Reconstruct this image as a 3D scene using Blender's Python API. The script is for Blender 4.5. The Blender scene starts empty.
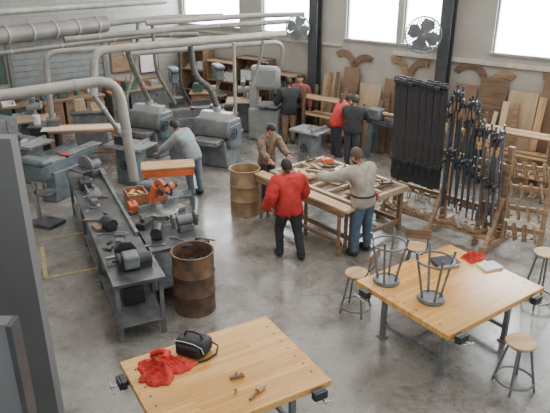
import bpy, bmesh, math, random
from mathutils import Vector, Matrix, Euler
random.seed(7)
sc=bpy.context.scene
COL=sc.collection
V=Vector
rad=math.radians
# ---------------------------------------------------------------- materials
MATS={}
def nt(name):
    m=bpy.data.materials.new(name); m.use_nodes=True
    n=m.node_tree.nodes; l=m.node_tree.links
    return m,n,l,n['Principled BSDF']
def sc3(c,k): return (min(c[0]*k,1),min(c[1]*k,1),min(c[2]*k,1),1)
def M(name,col,rough=.55,metal=0,var=.18,scale=6,bump=0,stretch=(1,1,1),col2=None):
    if name in MATS: return MATS[name]
    m,n,l,b=nt(name)
    tc=n.new('ShaderNodeTexCoord'); mp=n.new('ShaderNodeMapping'); mp.inputs['Scale'].default_value=stretch
    no=n.new('ShaderNodeTexNoise'); no.inputs['Scale'].default_value=scale; no.inputs['Detail'].default_value=5
    cr=n.new('ShaderNodeValToRGB'); cr.color_ramp.elements[0].position=.32; cr.color_ramp.elements[1].position=.68
    cr.color_ramp.elements[0].color=sc3(col2,1) if col2 else sc3(col,1-var)
    cr.color_ramp.elements[1].color=sc3(col,1+var)
    l.new(tc.outputs['Object'],mp.inputs[0]); l.new(mp.outputs[0],no.inputs['Vector']); l.new(no.outputs['Fac'],cr.inputs[0]); l.new(cr.outputs[0],b.inputs['Base Color'])
    b.inputs['Roughness'].default_value=rough; b.inputs['Metallic'].default_value=metal
    if bump:
        bp=n.new('ShaderNodeBump'); bp.inputs['Strength'].default_value=bump; bp.inputs['Distance'].default_value=.02
        l.new(no.outputs['Fac'],bp.inputs['Height']); l.new(bp.outputs[0],b.inputs['Normal'])
    MATS[name]=m; return m
def brickmat(name,c1,c2,mort,bw,rh,ms,rough=.6,rot=None,offset=.5,bump=.3,mixnoise=.25):
    m,n,l,b=nt(name)
    tc=n.new('ShaderNodeTexCoord'); mp=n.new('ShaderNodeMapping')
    if rot: mp.inputs['Rotation'].default_value=rot
    br=n.new('ShaderNodeTexBrick'); br.inputs['Color1'].default_value=(*c1,1); br.inputs['Color2'].default_value=(*c2,1); br.inputs['Mortar'].default_value=(*mort,1)
    br.inputs['Scale'].default_value=1; br.inputs['Brick Width'].default_value=bw; br.inputs['Row Height'].default_value=rh; br.inputs['Mortar Size'].default_value=ms; br.offset=offset
    no=n.new('ShaderNodeTexNoise'); no.inputs['Scale'].default_value=2.2; no.inputs['Detail'].default_value=6
    mx=n.new('ShaderNodeMix'); mx.data_type='RGBA'; mx.blend_type='MULTIPLY'; mx.inputs[0].default_value=mixnoise
    l.new(tc.outputs['Object'],mp.inputs[0]); l.new(mp.outputs[0],br.inputs['Vector']); l.new(tc.outputs['Object'],no.inputs['Vector'])
    l.new(br.outputs['Color'],mx.inputs[6]); l.new(no.outputs['Color'],mx.inputs[7]); l.new(mx.outputs[2],b.inputs['Base Color'])
    bp=n.new('ShaderNodeBump'); bp.inputs['Strength'].default_value=bump; bp.inputs['Distance'].default_value=.01; bp.invert=True
    l.new(br.outputs['Fac'],bp.inputs['Height']); l.new(bp.outputs[0],b.inputs['Normal'])
    b.inputs['Roughness'].default_value=rough
    MATS[name]=m; return m
m_block=brickmat('painted_block',(.48,.47,.44),(.43,.42,.395),(.32,.315,.30),.40,.20,.008,rot=(rad(90),0,0))
m_maple=brickmat('maple_strips',(.88,.51,.16),(.66,.33,.085),(.40,.19,.06),.8,.05,.002,rough=.2,bump=.05,mixnoise=.14)
m_wallg=M('wall_beige_grey_paint',(.38,.36,.32),.7,var=.12,scale=1.2)
m_ceil=M('ceiling_paint',(.5,.5,.48),.8)
m_wallL=M('partition_paint',(.175,.18,.182),.6,var=.10,scale=1.0)
m_trim=M('trim_dark',(.055,.058,.065),.5)
m_steel=M('machine_grey',(.175,.188,.195),.45,.15,.28,5)
m_steelb=M('machine_blue_grey',(.135,.17,.19),.45,.15,.28,5)
m_lgrey=M('light_grey_enamel',(.31,.33,.325),.4,.1,.15,5)
m_cast=M('cast_iron',(.115,.12,.128),.28,.4,.5,4)
m_castl=M('cast_iron_bright',(.27,.275,.275),.28,.5,.3,8)
m_black=M('black_paint',(.036,.038,.043),.5,0,.3,10)  # black lifted in the base colour to stand in for haze
m_blk2=M('black_iron',(.050,.054,.062),.42,.3,.3,14)  # dark tone also raised, haze put into the colour
m_chrome=M('worn_chrome',(.5,.5,.5),.25,.9,.1,10)
m_duct=M('duct_beige',(.33,.32,.29),.5,.2,.16,3)
m_ductb=M('duct_brown',(.22,.21,.19),.5,.25,.18,3)
m_hose=M('dark_flexible_hose',(.07,.07,.07),.6,0,.3,12)
m_wood=M('pine',(.53,.34,.17),.55,0,.25,3,stretch=(1,8,8))
m_woodz=M('pine_vertical',(.48,.31,.16),.55,0,.35,3,stretch=(8,8,.8))
m_woodp=M('pale_vertical_wood',(.60,.46,.30),.55,0,.25,3,stretch=(8,8,.8))
m_woodd=M('old_wood',(.27,.17,.10),.6,0,.35,3,stretch=(1,8,8))
m_woodk=M('dark_wood',(.14,.09,.055),.6,0,.35,3,stretch=(1,8,8))
m_woodr=M('redwood',(.34,.16,.09),.55,0,.3,3,stretch=(1,8,8))
m_rackw=M('rack_wood',(.33,.215,.125),.55,0,.3,3,stretch=(1,8,8))
m_ply=M('plywood',(.45,.33,.21),.6,0,.18,2,stretch=(4,4,.8))
m_plyd=M('hardboard',(.20,.125,.08),.6,0,.2,2)
m_rust=M('rusty_drum',(.21,.115,.065),.6,.3,.3,5,bump=.2,col2=(.065,.055,.05))
m_rust2=M('tan_drum',(.39,.26,.14),.55,.2,.2,4,bump=.1,col2=(.20,.14,.09))
m_orange=M('orange_plastic',(.70,.15,.05),.4)
m_redc=M('red_cloth',(.60,.045,.035),.85,0,.3,9,bump=.3)
m_redp=M('red_paint',(.45,.055,.045),.45)
m_green=M('green_paint',(.07,.13,.105),.5)
m_white=M('white_paper',(.78,.77,.74),.7,0,.05)
m_cream=M('cream_paint',(.52,.48,.40),.6)
m_nylon=M('black_nylon',(.020,.020,.028),.6,0,.3,30,bump=.2)
m_navyb=M('book_navy',(.025,.032,.055),.45)
m_skin=M('skin',(.50,.28,.19),.55,0,.08)
m_skind=M('skin_dark',(.20,.105,.07),.55,0,.08)
m_hair=M('dark_hair',(.025,.018,.015),.6,0,.3,30)
def floor_mat():
    m,n,l,b=nt('concrete')
    tc=n.new('ShaderNodeTexCoord')
    n1=n.new('ShaderNodeTexNoise'); n1.inputs['Scale'].default_value=.6; n1.inputs['Detail'].default_value=10; n1.inputs['Roughness'].default_value=.66; n1.inputs['Distortion'].default_value=.7
    n2=n.new('ShaderNodeTexNoise'); n2.inputs['Scale'].default_value=2.2; n2.inputs['Detail'].default_value=10; n2.inputs['Roughness'].default_value=.72; n2.inputs['Distortion'].default_value=.5
    n3=n.new('ShaderNodeTexNoise'); n3.inputs['Scale'].default_value=14; n3.inputs['Detail'].default_value=6
    cr=n.new('ShaderNodeValToRGB'); e=cr.color_ramp.elements
    e[0].position=.32; e[0].color=(.145,.132,.115,1); e[1].position=.66; e[1].color=(.315,.305,.285,1)
    e2=e.new(.48); e2.color=(.235,.224,.203,1)
    cr2=n.new('ShaderNodeValToRGB'); cr2.color_ramp.elements[0].position=.34; cr2.color_ramp.elements[0].color=(.46,.39,.33,1); cr2.color_ramp.elements[1].position=.50; cr2.color_ramp.elements[1].color=(1,1,1,1)
    cr3=n.new('ShaderNodeValToRGB'); cr3.color_ramp.elements[0].position=.32; cr3.color_ramp.elements[0].color=(.45,.42,.39,1); cr3.color_ramp.elements[1].position=.44; cr3.color_ramp.elements[1].color=(1,1,1,1)
    mx=n.new('ShaderNodeMix'); mx.data_type='RGBA'; mx.blend_type='MULTIPLY'; mx.inputs[0].default_value=.75
    mx2=n.new('ShaderNodeMix'); mx2.data_type='RGBA'; mx2.blend_type='MULTIPLY'; mx2.inputs[0].default_value=.6
    for q in (n1,n2,n3): l.new(tc.outputs['Object'],q.inputs['Vector'])
    l.new(n1.outputs['Fac'],cr.inputs[0]); l.new(n2.outputs['Fac'],cr2.inputs[0]); l.new(n3.outputs['Fac'],cr3.inputs[0])
    l.new(cr.outputs[0],mx.inputs[6]); l.new(cr2.outputs[0],mx.inputs[7]); l.new(mx.outputs[2],mx2.inputs[6]); l.new(cr3.outputs[0],mx2.inputs[7]); l.new(mx2.outputs[2],b.inputs['Base Color'])
    rr=n.new('ShaderNodeMapRange'); rr.inputs[1].default_value=.3; rr.inputs[2].default_value=.7; rr.inputs[3].default_value=.13; rr.inputs[4].default_value=.36
    l.new(n2.outputs['Fac'],rr.inputs[0]); l.new(rr.outputs[0],b.inputs['Roughness'])
    b.inputs['Specular IOR Level'].default_value=.75
    return m
m_floor=floor_mat()
def glowmat():
    m,n,l,b=nt('daylit_glass'); b.inputs['Base Color'].default_value=(.9,.93,.95,1)
    b.inputs['Emission Color'].default_value=(.94,.98,1,1); b.inputs['Emission Strength'].default_value=19
    b.inputs['Roughness'].default_value=.2
    return m
m_glass=glowmat()
# ---------------------------------------------------------------- geometry prims
def B(cx,cy,cz,sx,sy,sz,rx=0,ry=0,rz=0):
    def f(bm):
        mt=Matrix.Translation((cx,cy,cz))@Euler((rad(rx),rad(ry),rad(rz))).to_matrix().to_4x4()@Matrix.Diagonal((sx,sy,sz,1))
        bmesh.ops.create_cube(bm,size=1,matrix=mt)
    return f
def T(pts,r,n=8,closed=False,r1=None,cap=True):
    def f(bm):
        P=[V(p) for p in pts]; k=len(P); rings=[]; nrm=None
        for i in range(k):
            if closed: d=(P[(i+1)%k]-P[i-1])
            else: d=(P[min(i+1,k-1)]-P[max(i-1,0)])
            d.normalize()
            if nrm is None:
                a=V((0,0,1)) if abs(d.z)<.9 else V((1,0,0)); nrm=d.cross(a).normalized()
            else:
                nrm=(nrm-d*nrm.dot(d)); nrm=nrm.normalized() if nrm.length>1e-6 else d.orthogonal().normalized()
            bn=d.cross(nrm)
            rr=r if r1 is None else r+(r1-r)*i/(k-1)
            rings.append([bm.verts.new(P[i]+(nrm*math.cos(2*math.pi*j/n)+bn*math.sin(2*math.pi*j/n))*rr) for j in range(n)])
        for i in range(k if closed else k-1):
            a=rings[i]; b=rings[(i+1)%k]
            for j in range(n): bm.faces.new((a[j],a[(j+1)%n],b[(j+1)%n],b[j]))
        if not closed and cap:
            bm.faces.new(rings[0][::-1]); bm.faces.new(rings[-1])
    return f
def C(p0,p1,r0,r1=None,n=16): return T([p0,p1],r0,n,r1=r1 if r1 is not None else r0)
def R(c,Rr,r,ax='z',n=24,m=8):
    pts=[]
    for i in range(n):
        a=2*math.pi*i/n; u,v=Rr*math.cos(a),Rr*math.sin(a)
        pts.append((c[0]+u,c[1]+v,c[2]) if ax=='z' else ((c[0]+u,c[1],c[2]+v) if ax=='y' else (c[0],c[1]+u,c[2]+v)))
    return T(pts,r,m,True)
def L(c,prof,n=24):
    def f(bm):
        rings=[]
        for (r,z) in prof:
            r=max(r,.0005)
            rings.append([bm.verts.new((c[0]+r*math.cos(2*math.pi*j/n),c[1]+r*math.sin(2*math.pi*j/n),c[2]+z)) for j in range(n)])
        for a,b in zip(rings,rings[1:]):
            for j in range(n): bm.faces.new((a[j],a[(j+1)%n],b[(j+1)%n],b[j]))
        bm.faces.new(rings[0][::-1]); bm.faces.new(rings[-1])
    return f
def S(c,rx,ry=None,rz=None,n=16):
    ry=ry or rx; rz=rz or rx
    def f(bm):
        bmesh.ops.create_uvsphere(bm,u_segments=n,v_segments=max(n//2,6),radius=1,matrix=Matrix.Translation(c)@Matrix.Diagonal((rx,ry,rz,1)))
    return f
def PR(poly,y0,y1,ax='y'):
    def f(bm):
        def p(a,b,t): return (a,t,b) if ax=='y' else ((t,a,b) if ax=='x' else (a,b,t))
        r0=[bm.verts.new(p(a,b,y0)) for a,b in poly]; r1=[bm.verts.new(p(a,b,y1)) for a,b in poly]
        k=len(poly)
        for i in range(k): bm.faces.new((r0[i],r0[(i+1)%k],r1[(i+1)%k],r1[i]))
        bm.faces.new(r0[::-1]); bm.faces.new(r1)
    return f
SPLIT={'upright','brace','column','clamp_band','base_foot','post','cross_rail','slat','stretcher','frame_rail','side_panel','shelf_rail','apron','bed','crate_side','offcut','scrap_wood','handscrew_jaw','handscrew_screw','handscrew_handle','feed_lever','back_support','knob','drill_spoke','dog_hole'}
def mk(name,mat,prims,parent=None,bevel=0,loc=(0,0,0),rz=0,rot=None,label=None,cat=None,group=None,smooth=True,kind=None):
    if parent is not None and name in SPLIT and len(prims)>1:
        for p in prims: o=mk(name,mat,[p],parent,bevel,loc,rz,rot,label,cat,group,smooth,kind)
        return o
    me=bpy.data.meshes.new(name); bm=bmesh.new()
    for p in prims: p(bm)
    bmesh.ops.recalc_face_normals(bm,faces=bm.faces)
    bm.to_mesh(me); bm.free()
    me.materials.append(mat)
    ob=bpy.data.objects.new(name,me); COL.objects.link(ob)
    ob.location=loc; ob.rotation_euler=rot if rot else (0,0,rad(rz))
    if parent: ob.parent=parent
    if bevel:
        md=ob.modifiers.new('b','BEVEL'); md.width=bevel; md.segments=2; md.limit_method='ANGLE'; md.angle_limit=rad(50)
    if smooth:
        me.polygons.foreach_set('use_smooth',[True]*len(me.polygons))
        me.set_sharp_from_angle(angle=rad(38))
    if label: ob['label']=label
    if cat: ob['category']=cat
    if group: ob['group']=group
    if kind: ob['kind']=kind
    return ob
def thing(name,label,cat,loc,rz=0,rot=None,group=None):
    e=bpy.data.objects.new(name,None); e.empty_display_size=.2; COL.objects.link(e)
    e.location=loc; e.rotation_euler=rot if rot else (0,0,rad(rz))
    e['label']=label; e['category']=cat
    if group: e['group']=group
    return e
def dup(src,loc,rz=0,rot=None,label=None):
    kids={}
    def coll(o):
        kids[o.name]=list(o.children)
        for ch in o.children: coll(ch)
    coll(src)
    def cp(o,par):
        c=o.copy(); COL.objects.link(c)
        if par: c.parent=par
        for ch in kids[o.name]: cp(ch,c)
        return c
    c=cp(src,None); c.location=loc; c.rotation_euler=rot if rot else (0,0,rad(rz))
    if label: c['label']=label
    return c
def ST(name,mat,prims,**k): return mk(name,mat,prims,kind='structure',smooth=False,**k)
# ---------------------------------------------------------------- shell
ST('floor',m_floor,[B(0,9.5,-.1,26,27,.2)])
ST('ceiling',m_ceil,[B(0,9.5,6.1,26,27,.2)])
WA=math.degrees(math.atan2(-.638,.77)); WO=(-2.94,19.3,0)
ops=[(.15,2.50),(3.35,5.05),(6.10,7.52),(7.66,8.60),(9.80,11.6),(12.0,13.6)]
sill,head=2.6,4.6
pr=[B(7.5,.15,sill/2,15.4,.3,sill),B(7.5,.15,(6+head)/2,15.4,.3,6-head)]
xs=[-.2]+[v for o in ops for v in o]+[15.2]
for i in range(0,len(xs),2): pr.append(B((xs[i]+xs[i+1])/2,.15,(sill+head)/2,xs[i+1]-xs[i],.3,head-sill))
ST('wall_right',m_wallg,pr,loc=WO,rz=WA)
for i,(a,b) in enumerate(ops):
    w=b-a; c=(a+b)/2
    ST('window_%d'%(i+1),m_glass,[B(c,.12,(sill+head)/2,w,.02,head-sill)],loc=WO,rz=WA)
    fr=[B(c,.02,sill-.02,w+.1,.14,.05),B(a+.02,.08,(sill+head)/2,.05,.07,head-sill),B(b-.02,.08,(sill+head)/2,.05,.07,head-sill),B(c,.08,sill+1.5,w,.06,.04)]
    ST('trim_%d'%(i+1),m_lgrey,fr,loc=WO,rz=WA)
ST('trim_20',m_cream,[B(9.8,-.04,2.38,4.6,.08,.09),B(3,-.03,2.42,6,.05,.05)],loc=WO,rz=WA)
ST('trim_21',m_wallL,[B(7.5,-.02,.6,15,.04,.06)],loc=WO,rz=WA)
def wallpt(k,off): return (WO[0]+.77*k-.638*off, WO[1]-.638*k-.77*off)
def wp(k,off,z=0): x,y=wallpt(k,off); return (x,y,z)
for k,nm in ((5.32,'trim_30'),(8.85,'trim_31')):
    x,y=wallpt(k,.22)
    ST(nm,m_trim,[B(0,-.1,3,.26,.03,6),B(0,.1,3,.26,.03,6),B(0,0,3,.03,.2,6)],loc=(x,y,0),rz=WA)
BA=36.87; BO=(-10.1,13.92,0)
def bw(k,off,z=0): return (BO[0]+.8*k+.6*off, BO[1]+.6*k-.8*off, z)
ST('wall_back',m_block,[B(.5,.15,3,1.0,.3,6),B(2.0,.15,4.25,2.0,.3,3.5),B(6.1,.15,3,6.2,.3,6)],loc=BO,rz=BA)
ST('doorway_dark',m_black,[B(2.0,.12,1.25,2.0,.06,2.5)],loc=BO,rz=BA)  # black sheet filling the open doorway, its shade put in as colour
ST('door_2',m_lgrey,[B(5.1,-.03,.16*i+.09,2.5,.03,.145,rx=6) for i in range(15)],loc=BO,rz=BA)
ST('trim_41',m_wallL,[B(3.8,-.04,1.25,.1,.08,2.5),B(6.4,-.04,1.25,.1,.08,2.5),B(5.1,-.06,2.5,2.8,.16,.22)],loc=BO,rz=BA)
ST('trim_40',m_wallL,[B(1.0,-.02,1.25,.1,.1,2.5),B(3.0,-.02,1.25,.1,.1,2.5),B(2.0,-.02,2.52,2.1,.1,.1)],loc=BO,rz=BA)
ST('wall_left',m_wallg,[B(6.5,.15,3,13,.3,6)],loc=(-5.2,1.5,0),rz=111.5)
ST('wall_partition',m_wallL,[B(-3.46,4.80,1.56,2.6,.14,3.12)])
ST('wall_stair',m_wallL,[B(-2.37,3.06,1.24,1.56,.1,2.48)])
ST('trim_50',m_trim,[B(-1.575,3.05,1.24,.035,.12,2.48)])
m_yel2=M('worn_floor_yellow',(.46,.37,.13),.6,0,.2,9,col2=(.20,.185,.155))
def line(name,a,b,w=.06):
    a,b=V((*a,0)),V((*b,0)); d=b-a
    ST(name,m_yel2,[B(0,0,0,d.length,w,.004)],loc=((a+b)/2+V((0,0,.003))),rz=math.degrees(math.atan2(d.y,d.x)))
line('trim_60',(-3.46,7.95),(-2.70,8.30)); line('trim_61',(-3.9,9.0),(-3.46,7.95)); line('trim_62',(-4.0,9.27),(-3.3,9.6))
line('trim_63',(4.61,10.11),(4.84,9.6)); line('trim_64',(-5.6,13.0),(-4.6,13.6)); line('trim_65',(3.6,10.2),(4.61,10.11))
# ---------------------------------------------------------------- camera & light
cam=bpy.data.cameras.new('camera'); co=bpy.data.objects.new('camera',cam); COL.objects.link(co)
co.location=(0,0,4.5); co.rotation_euler=(rad(90-22.7),0,0); cam.sensor_width=36; cam.lens=36*600/550; cam.clip_end=100
sc.camera=co
w=bpy.data.worlds.new('world'); sc.world=w; w.use_nodes=True
w.node_tree.nodes['Background'].inputs[0].default_value=(.94,.97,1,1); w.node_tree.nodes['Background'].inputs[1].default_value=1.35
def area(loc,sx,sy,e,rot=(0,0,0),col=(1,.95,.88)):
    l=bpy.data.lights.new('ceiling_light','AREA'); l.shape='RECTANGLE'; l.size=sx; l.size_y=sy; l.energy=e; l.color=col
    o=bpy.data.objects.new('ceiling_light',l); COL.objects.link(o); o.location=loc; o.rotation_euler=rot
for x,y,e in ((-4,8,125),(0,5,120),(1.5,9.5,130),(-3,13,125),(1,14,115),(5,8,125)):
    area((x,y,5.85),4.0,4.0,e)
# ---------------------------------------------------------------- workbenches
def vise(par,loc,rz):
    v=mk('vise',m_blk2,[B(0,.04,-.055,.14,.05,.09),B(0,.0,-.08,.04,.12,.04)],par,bevel=.008,loc=loc,rz=rz)
    mk('jaw',m_blk2,[B(0,.08,-.05,.14,.025,.085)],v,bevel=.008)
    mk('screw',m_chrome,[C((0,.05,-.07),(0,.15,-.07),.011),S((0,.15,-.07),.02)],v)
    mk('handle',m_chrome,[C((-.08,.15,-.09),(.08,.15,-.05),.006),S((-.08,.15,-.09),.011),S((.08,.15,-.05),.011)],v)
    return v
def workbench(label,loc,rz,lx,ly,vs):
    t=thing('workbench',label,'workbench',loc,rz)
    mk('bench_top',m_maple,[B(0,0,.765,lx,ly,.07)],t,bevel=.008)
    for sx in (-1,1):
        for i in range(7):
            mk('dog_hole',m_black,[C((sx*(lx/2-.10),-ly/2+.2+i*(ly-.4)/6,.7995),(sx*(lx/2-.10),-ly/2+.2+i*(ly-.4)/6,.802),.012,n=10)],t)  # black disc on the top, colour standing in for the shaded hole
    for sx in (-1,1):
        for sy in (-1,1):
            mk('leg',m_steel,[B(sx*(lx/2-.28),sy*(ly/2-.25),.365,.06,.06,.73),B(sx*(lx/2-.28),sy*(ly/2-.25),.01,.11,.11,.02)],t,bevel=.006)
    mk('frame_rail',m_steel,[B(0,sy*(ly/2-.25),.70,lx-.56,.04,.06) for sy in(-1,1)]+[B(sx*(lx/2-.28),0,.70,.04,ly-.5,.06) for sx in (-1,1)]+[B(sx*(lx/2-.28),0,.2,.04,ly-.5,.05) for sx in (-1,1)]+[B(0,0,.2,lx-.56,.04,.05)],t)
    for (x_,y_,r_) in vs: vise(t,(x_,y_,.79),r_)
    return t
workbench('maple butcher block workbench carrying red jacket and black bag',(-.50,4.735,0),30,1.66,1.27,[(-.83,.40,90),(.66,-.635,180)])
workbench('maple workbench with two upturned stools on its top',(2.13,6.40,0),35.2,1.75,1.44,[(-.875,.50,90),(-.72,-.72,180),(.64,-.72,180)])
# ---------------------------------------------------------------- stools
m_stl=M('stool_steel',(.18,.19,.20),.4,.4,.2,8)
def stool(label,loc,rz=0,rot=None,h=.6,back=False,seat=m_wood,grp='metal shop stools with round seats'):
    t=thing('stool',label,'stool',loc,rz,rot,group=grp)
    mk('seat',seat,[L((0,0,h-.03),[(.10,-.004),(.160,0),(.167,.012),(.162,.028),(.10,.03),(.0,.028)])],t)
    mk('seat_rim',m_stl,[R((0,0,h-.035),.145,.010)],t)
    for i in range(4):
        a=math.pi/4+i*math.pi/2
        mk('leg',m_stl,[T([(.11*math.cos(a),.11*math.sin(a),h-.03),(.15*math.cos(a),.15*math.sin(a),h*.6),(.225*math.cos(a),.225*math.sin(a),.0)],.015)],t)
    mk('foot_ring',m_stl,[R((0,0,.10),.208,.014,n=32)],t)
    if back:
        mk('back_support',m_stl,[T([(-.13,-.12,h-.03),(-.14,-.2,h+.1),(-.14,-.23,h+.34)],.011),T([(.13,-.12,h-.03),(.14,-.2,h+.1),(.14,-.23,h+.34)],.011)],t)
        mk('backrest',m_woodd,[B(0,-.235,h+.30,.36,.02,.14)],t,bevel=.01)
    return t
stool('upturned grey metal stool resting on the workbench',(1.37,6.46,1.42),rot=(math.pi,0,rad(20)),h=.62,seat=m_stl)
stool('upturned metal stool with leg ring on the workbench',(1.82,6.04,1.42),rot=(math.pi,0,rad(50)),h=.62,seat=m_stl)
stool('round wooden seat stool beside the workbench corner',(2.70,5.50,0),15)
stool('metal stool with curved back beside the workbench',(1.10,7.05,0),60,back=True)
stool('metal stool with wooden backrest behind the workbench',(2.06,7.84,0),-12,back=True)
stool('tall metal stool beside the workbench end',(3.68,7.25,0),10,h=.8)
# ---------------------------------------------------------------- cloth, bag, books
def cloth(name,label,cat,loc,rz,rx,ry,hz,mat,seed):
    rnd=random.Random(seed)
    me=bpy.data.meshes.new(name); bm=bmesh.new(); bmesh.ops.create_grid(bm,x_segments=70,y_segments=70,size=1)
    ph=[rnd.uniform(0,6.28) for _ in range(10)]
    for v in bm.verts:
        a=math.atan2(v.co.y,v.co.x); q=max(abs(v.co.x),abs(v.co.y))
        rr=q*(1+.20*math.sin(3*a+ph[0])+.12*math.sin(5*a+ph[1])+.06*math.sin(9*a+ph[2])+.03*math.sin(17*a+ph[3]))
        d=V((math.cos(a),math.sin(a)))*rr if q>0 else V((0,0))
        r1=1-abs(math.sin(4*d.x+3*d.y+ph[3]+math.sin(3*d.y+ph[4]))); r2=1-abs(math.sin(7*d.y-5*d.x+ph[5]+1.3*math.sin(4*d.x+ph[6]))); r3=1-abs(math.sin(13*d.x+9*d.y+ph[7]+math.sin(6*d.y)))
        h=(1-q**3)*(.28+.45*r1**1.5+.35*r2**1.5+.18*r3)
        v.co=(d.x*rx,d.y*ry,max(h*hz,0)+.004+.008*abs(math.sin(11*a))*q)
    bm.to_mesh(me); bm.free(); me.materials.append(mat); me.polygons.foreach_set('use_smooth',[True]*len(me.polygons))
    o=bpy.data.objects.new(name,me); COL.objects.link(o); o.location=loc; o.rotation_euler=(0,0,rad(rz))
    md=o.modifiers.new('s','SOLIDIFY'); md.thickness=.006
    o['label']=label; o['category']=cat
    return o
jk=cloth('jacket','crumpled red jacket lying on the workbench','jacket',(-1.08,4.73,.80),25,.26,.19,.13,m_redc,3)
mk('sleeve',m_redc,[T([(.05,.10,.05),(.10,.19,.05),(.04,.26,.045),(-.06,.27,.03)],.045,10,r1=.03)],jk)
cloth('jacket','small crumpled red cloth on the workbench','cloth',(2.62,7.06,.80),10,.15,.11,.10,m_redc,8)
bag=thing('lunch_bag','black nylon lunch bag with white piping','bag',(-.82,5.06,.80),-22)
mk('bag_body',m_nylon,[B(0,0,.085,.34,.22,.16)],bag,bevel=.045)
mk('front_pocket',m_nylon,[B(0,-.12,.07,.27,.05,.11)],bag,bevel=.02)
mk('piping',m_white,[T([(-.15,-.115,.155),(-.05,-.118,.168),(.06,-.118,.165),(.15,-.11,.13),(.165,-.1,.06)],.004)],bag)
mk('handle',m_nylon,[T([(-.10,0,.16),(-.08,0,.21),(0,0,.225),(.08,0,.21),(.10,0,.16)],.011)],bag)
mk('shoulder_strap',m_nylon,[T([(.15,.08,.10),(.22,.10,.05),(.24,.02,.012),(.2,-.1,.012),(.14,-.17,.012)],.010)],bag)
ml=thing('wooden_mallet','small turned wooden mallet lying on the workbench','mallet',(-.13,4.45,.828),-35)
mk('mallet_head',m_wood,[C((0,-.05,0),(0,.05,0),.028,.024)],ml); mk('handle',m_woodd,[C((0,-.04,0),(0,-.17,-.012),.011,.013)],ml)
pl=thing('block_plane','small wooden block plane on the workbench','plane',(-.36,4.63,.80),20)
mk('plane_body',m_woodd,[PR([(-.07,0),(.07,0),(.07,.03),(.02,.03),(-.02,.035),(-.07,.03)],-.02,.02)],pl,bevel=.004); mk('knob',m_wood,[S((.045,0,.042),.014)],pl); mk('iron',m_chrome,[B(-.01,0,.045,.006,.03,.05,ry=35)],pl)
mk('bench_dog',m_wood,[L((0,0,0),[(.012,0),(.012,.03),(.017,.033),(.017,.05),(.008,.054)])],loc=(-.36,4.42,.80),label='small turned wooden peg standing on the bench',cat='peg')
def book(label,loc,rz,c,w=.24,d=.18,h=.03,z=0):
    t=thing('book',label,'book',loc,rz)
    mk('cover',c,[B(0,0,.002,w,d,.003),B(0,0,h,w,d,.003),B(-w/2+.002,0,h/2,.004,d,h)],t); mk('pages',m_white,[B(0,0,h/2,w-.012,d-.006,h-.005)],t)
book('thin red book lying under a dark book',(2.20,6.86,.80),8,m_redp,.30,.20,.018)
book('dark blue black hardcover book with pale pages',(2.20,6.89,.820),14,m_navyb,.32,.24,.045)
book('white book beside the red cloth',(2.76,6.82,.80),20,m_white,.27,.20,.025)
# ---------------------------------------------------------------- drums
def drum(label,loc,mat,fill):
    t=thing('oil_drum',label,'barrel',loc,random.uniform(0,360),group='open-top steel drums')
    pf=[(.275,0),(.285,.01),(.28,.02),(.28,.28),(.292,.30),(.28,.32),(.28,.56),(.292,.58),(.28,.60),(.28,.86),(.292,.87),(.292,.885),(.272,.885),(.268,.86),(.265,.62),(.0,.60)]
    mk('drum_body',mat,[L((0,0,0),pf,32)],t)
    rnd=random.Random(4); ps=[]
    for i in range(10):
        a=rnd.uniform(0,6.28); r=rnd.uniform(.02,.14); b=rnd.uniform(0,180)
        ps.append(B(r*math.cos(a),r*math.sin(a),.66+rnd.uniform(0,.10),rnd.uniform(.12,.2),rnd.uniform(.03,.09),.02,rnd.uniform(-35,35),rnd.uniform(-35,35),b))
    mk('scrap_wood',fill,ps,t)
    return t
drum('rusty steel drum holding scrap beside the machine bench',(-1.10,7.14,0),m_rust,m_blk2)
drum('tan rusted steel drum full of wood scraps',(-.56,10.50,0),m_rust2,m_woodd)
# ---------------------------------------------------------------- long machine benches
def metal_bench(label,loc,rz,lx,ly,top,h=.85,shelf=True,legs=4,leg=m_steel):
    t=thing('metal_bench',label,'bench',loc,rz)
    mk('bench_top',top,[B(0,0,h-.025,lx,ly,.05)],t,bevel=.006)
    nx=legs//2
    for i in range(nx):
        x=-lx/2+.08+i*(lx-.16)/(nx-1)
        for sy in (-1,1): mk('leg',leg,[B(x,sy*(ly/2-.05),(h-.05)/2,.05,.05,h-.05)],t)
    if shelf: mk('lower_shelf',leg,[B(0,0,.22,lx-.1,ly-.06,.025)],t,bevel=.004)
    mk('apron',leg,[B(0,sy*(ly/2-.04),h-.09,lx-.1,.02,.09) for sy in (-1,1)],t)
    return t
LA=114.6
a_=V((-.416,.909)); b_=V((.909,.416))
c1=V((-2.60,8.46)); c2=V((-1.80,8.42))
metal_bench('long dark steel top machine bench beside yellow floor line',(c1.x,c1.y,0),LA,4.6,.64,m_cast,legs=8,leg=m_steel)
metal_bench('dark steel machine table holding orange miter saw',(c2.x,c2.y,0),LA,2.4,.86,m_cast,legs=4,leg=m_steel)
def onb(c,u,v): p=c+a_*u+b_*v; return (p.x,p.y)
x,y=onb(c1,.5,.26)
mk('fence_rail',m_castl,[B(0,0,.03,3.0,.05,.06),B(1.2,0,.08,.3,.08,.05)],bevel=.004,loc=(x,y,.85),rz=LA,label='long bright steel fence rail on the dark bench',cat='fence')
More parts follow.
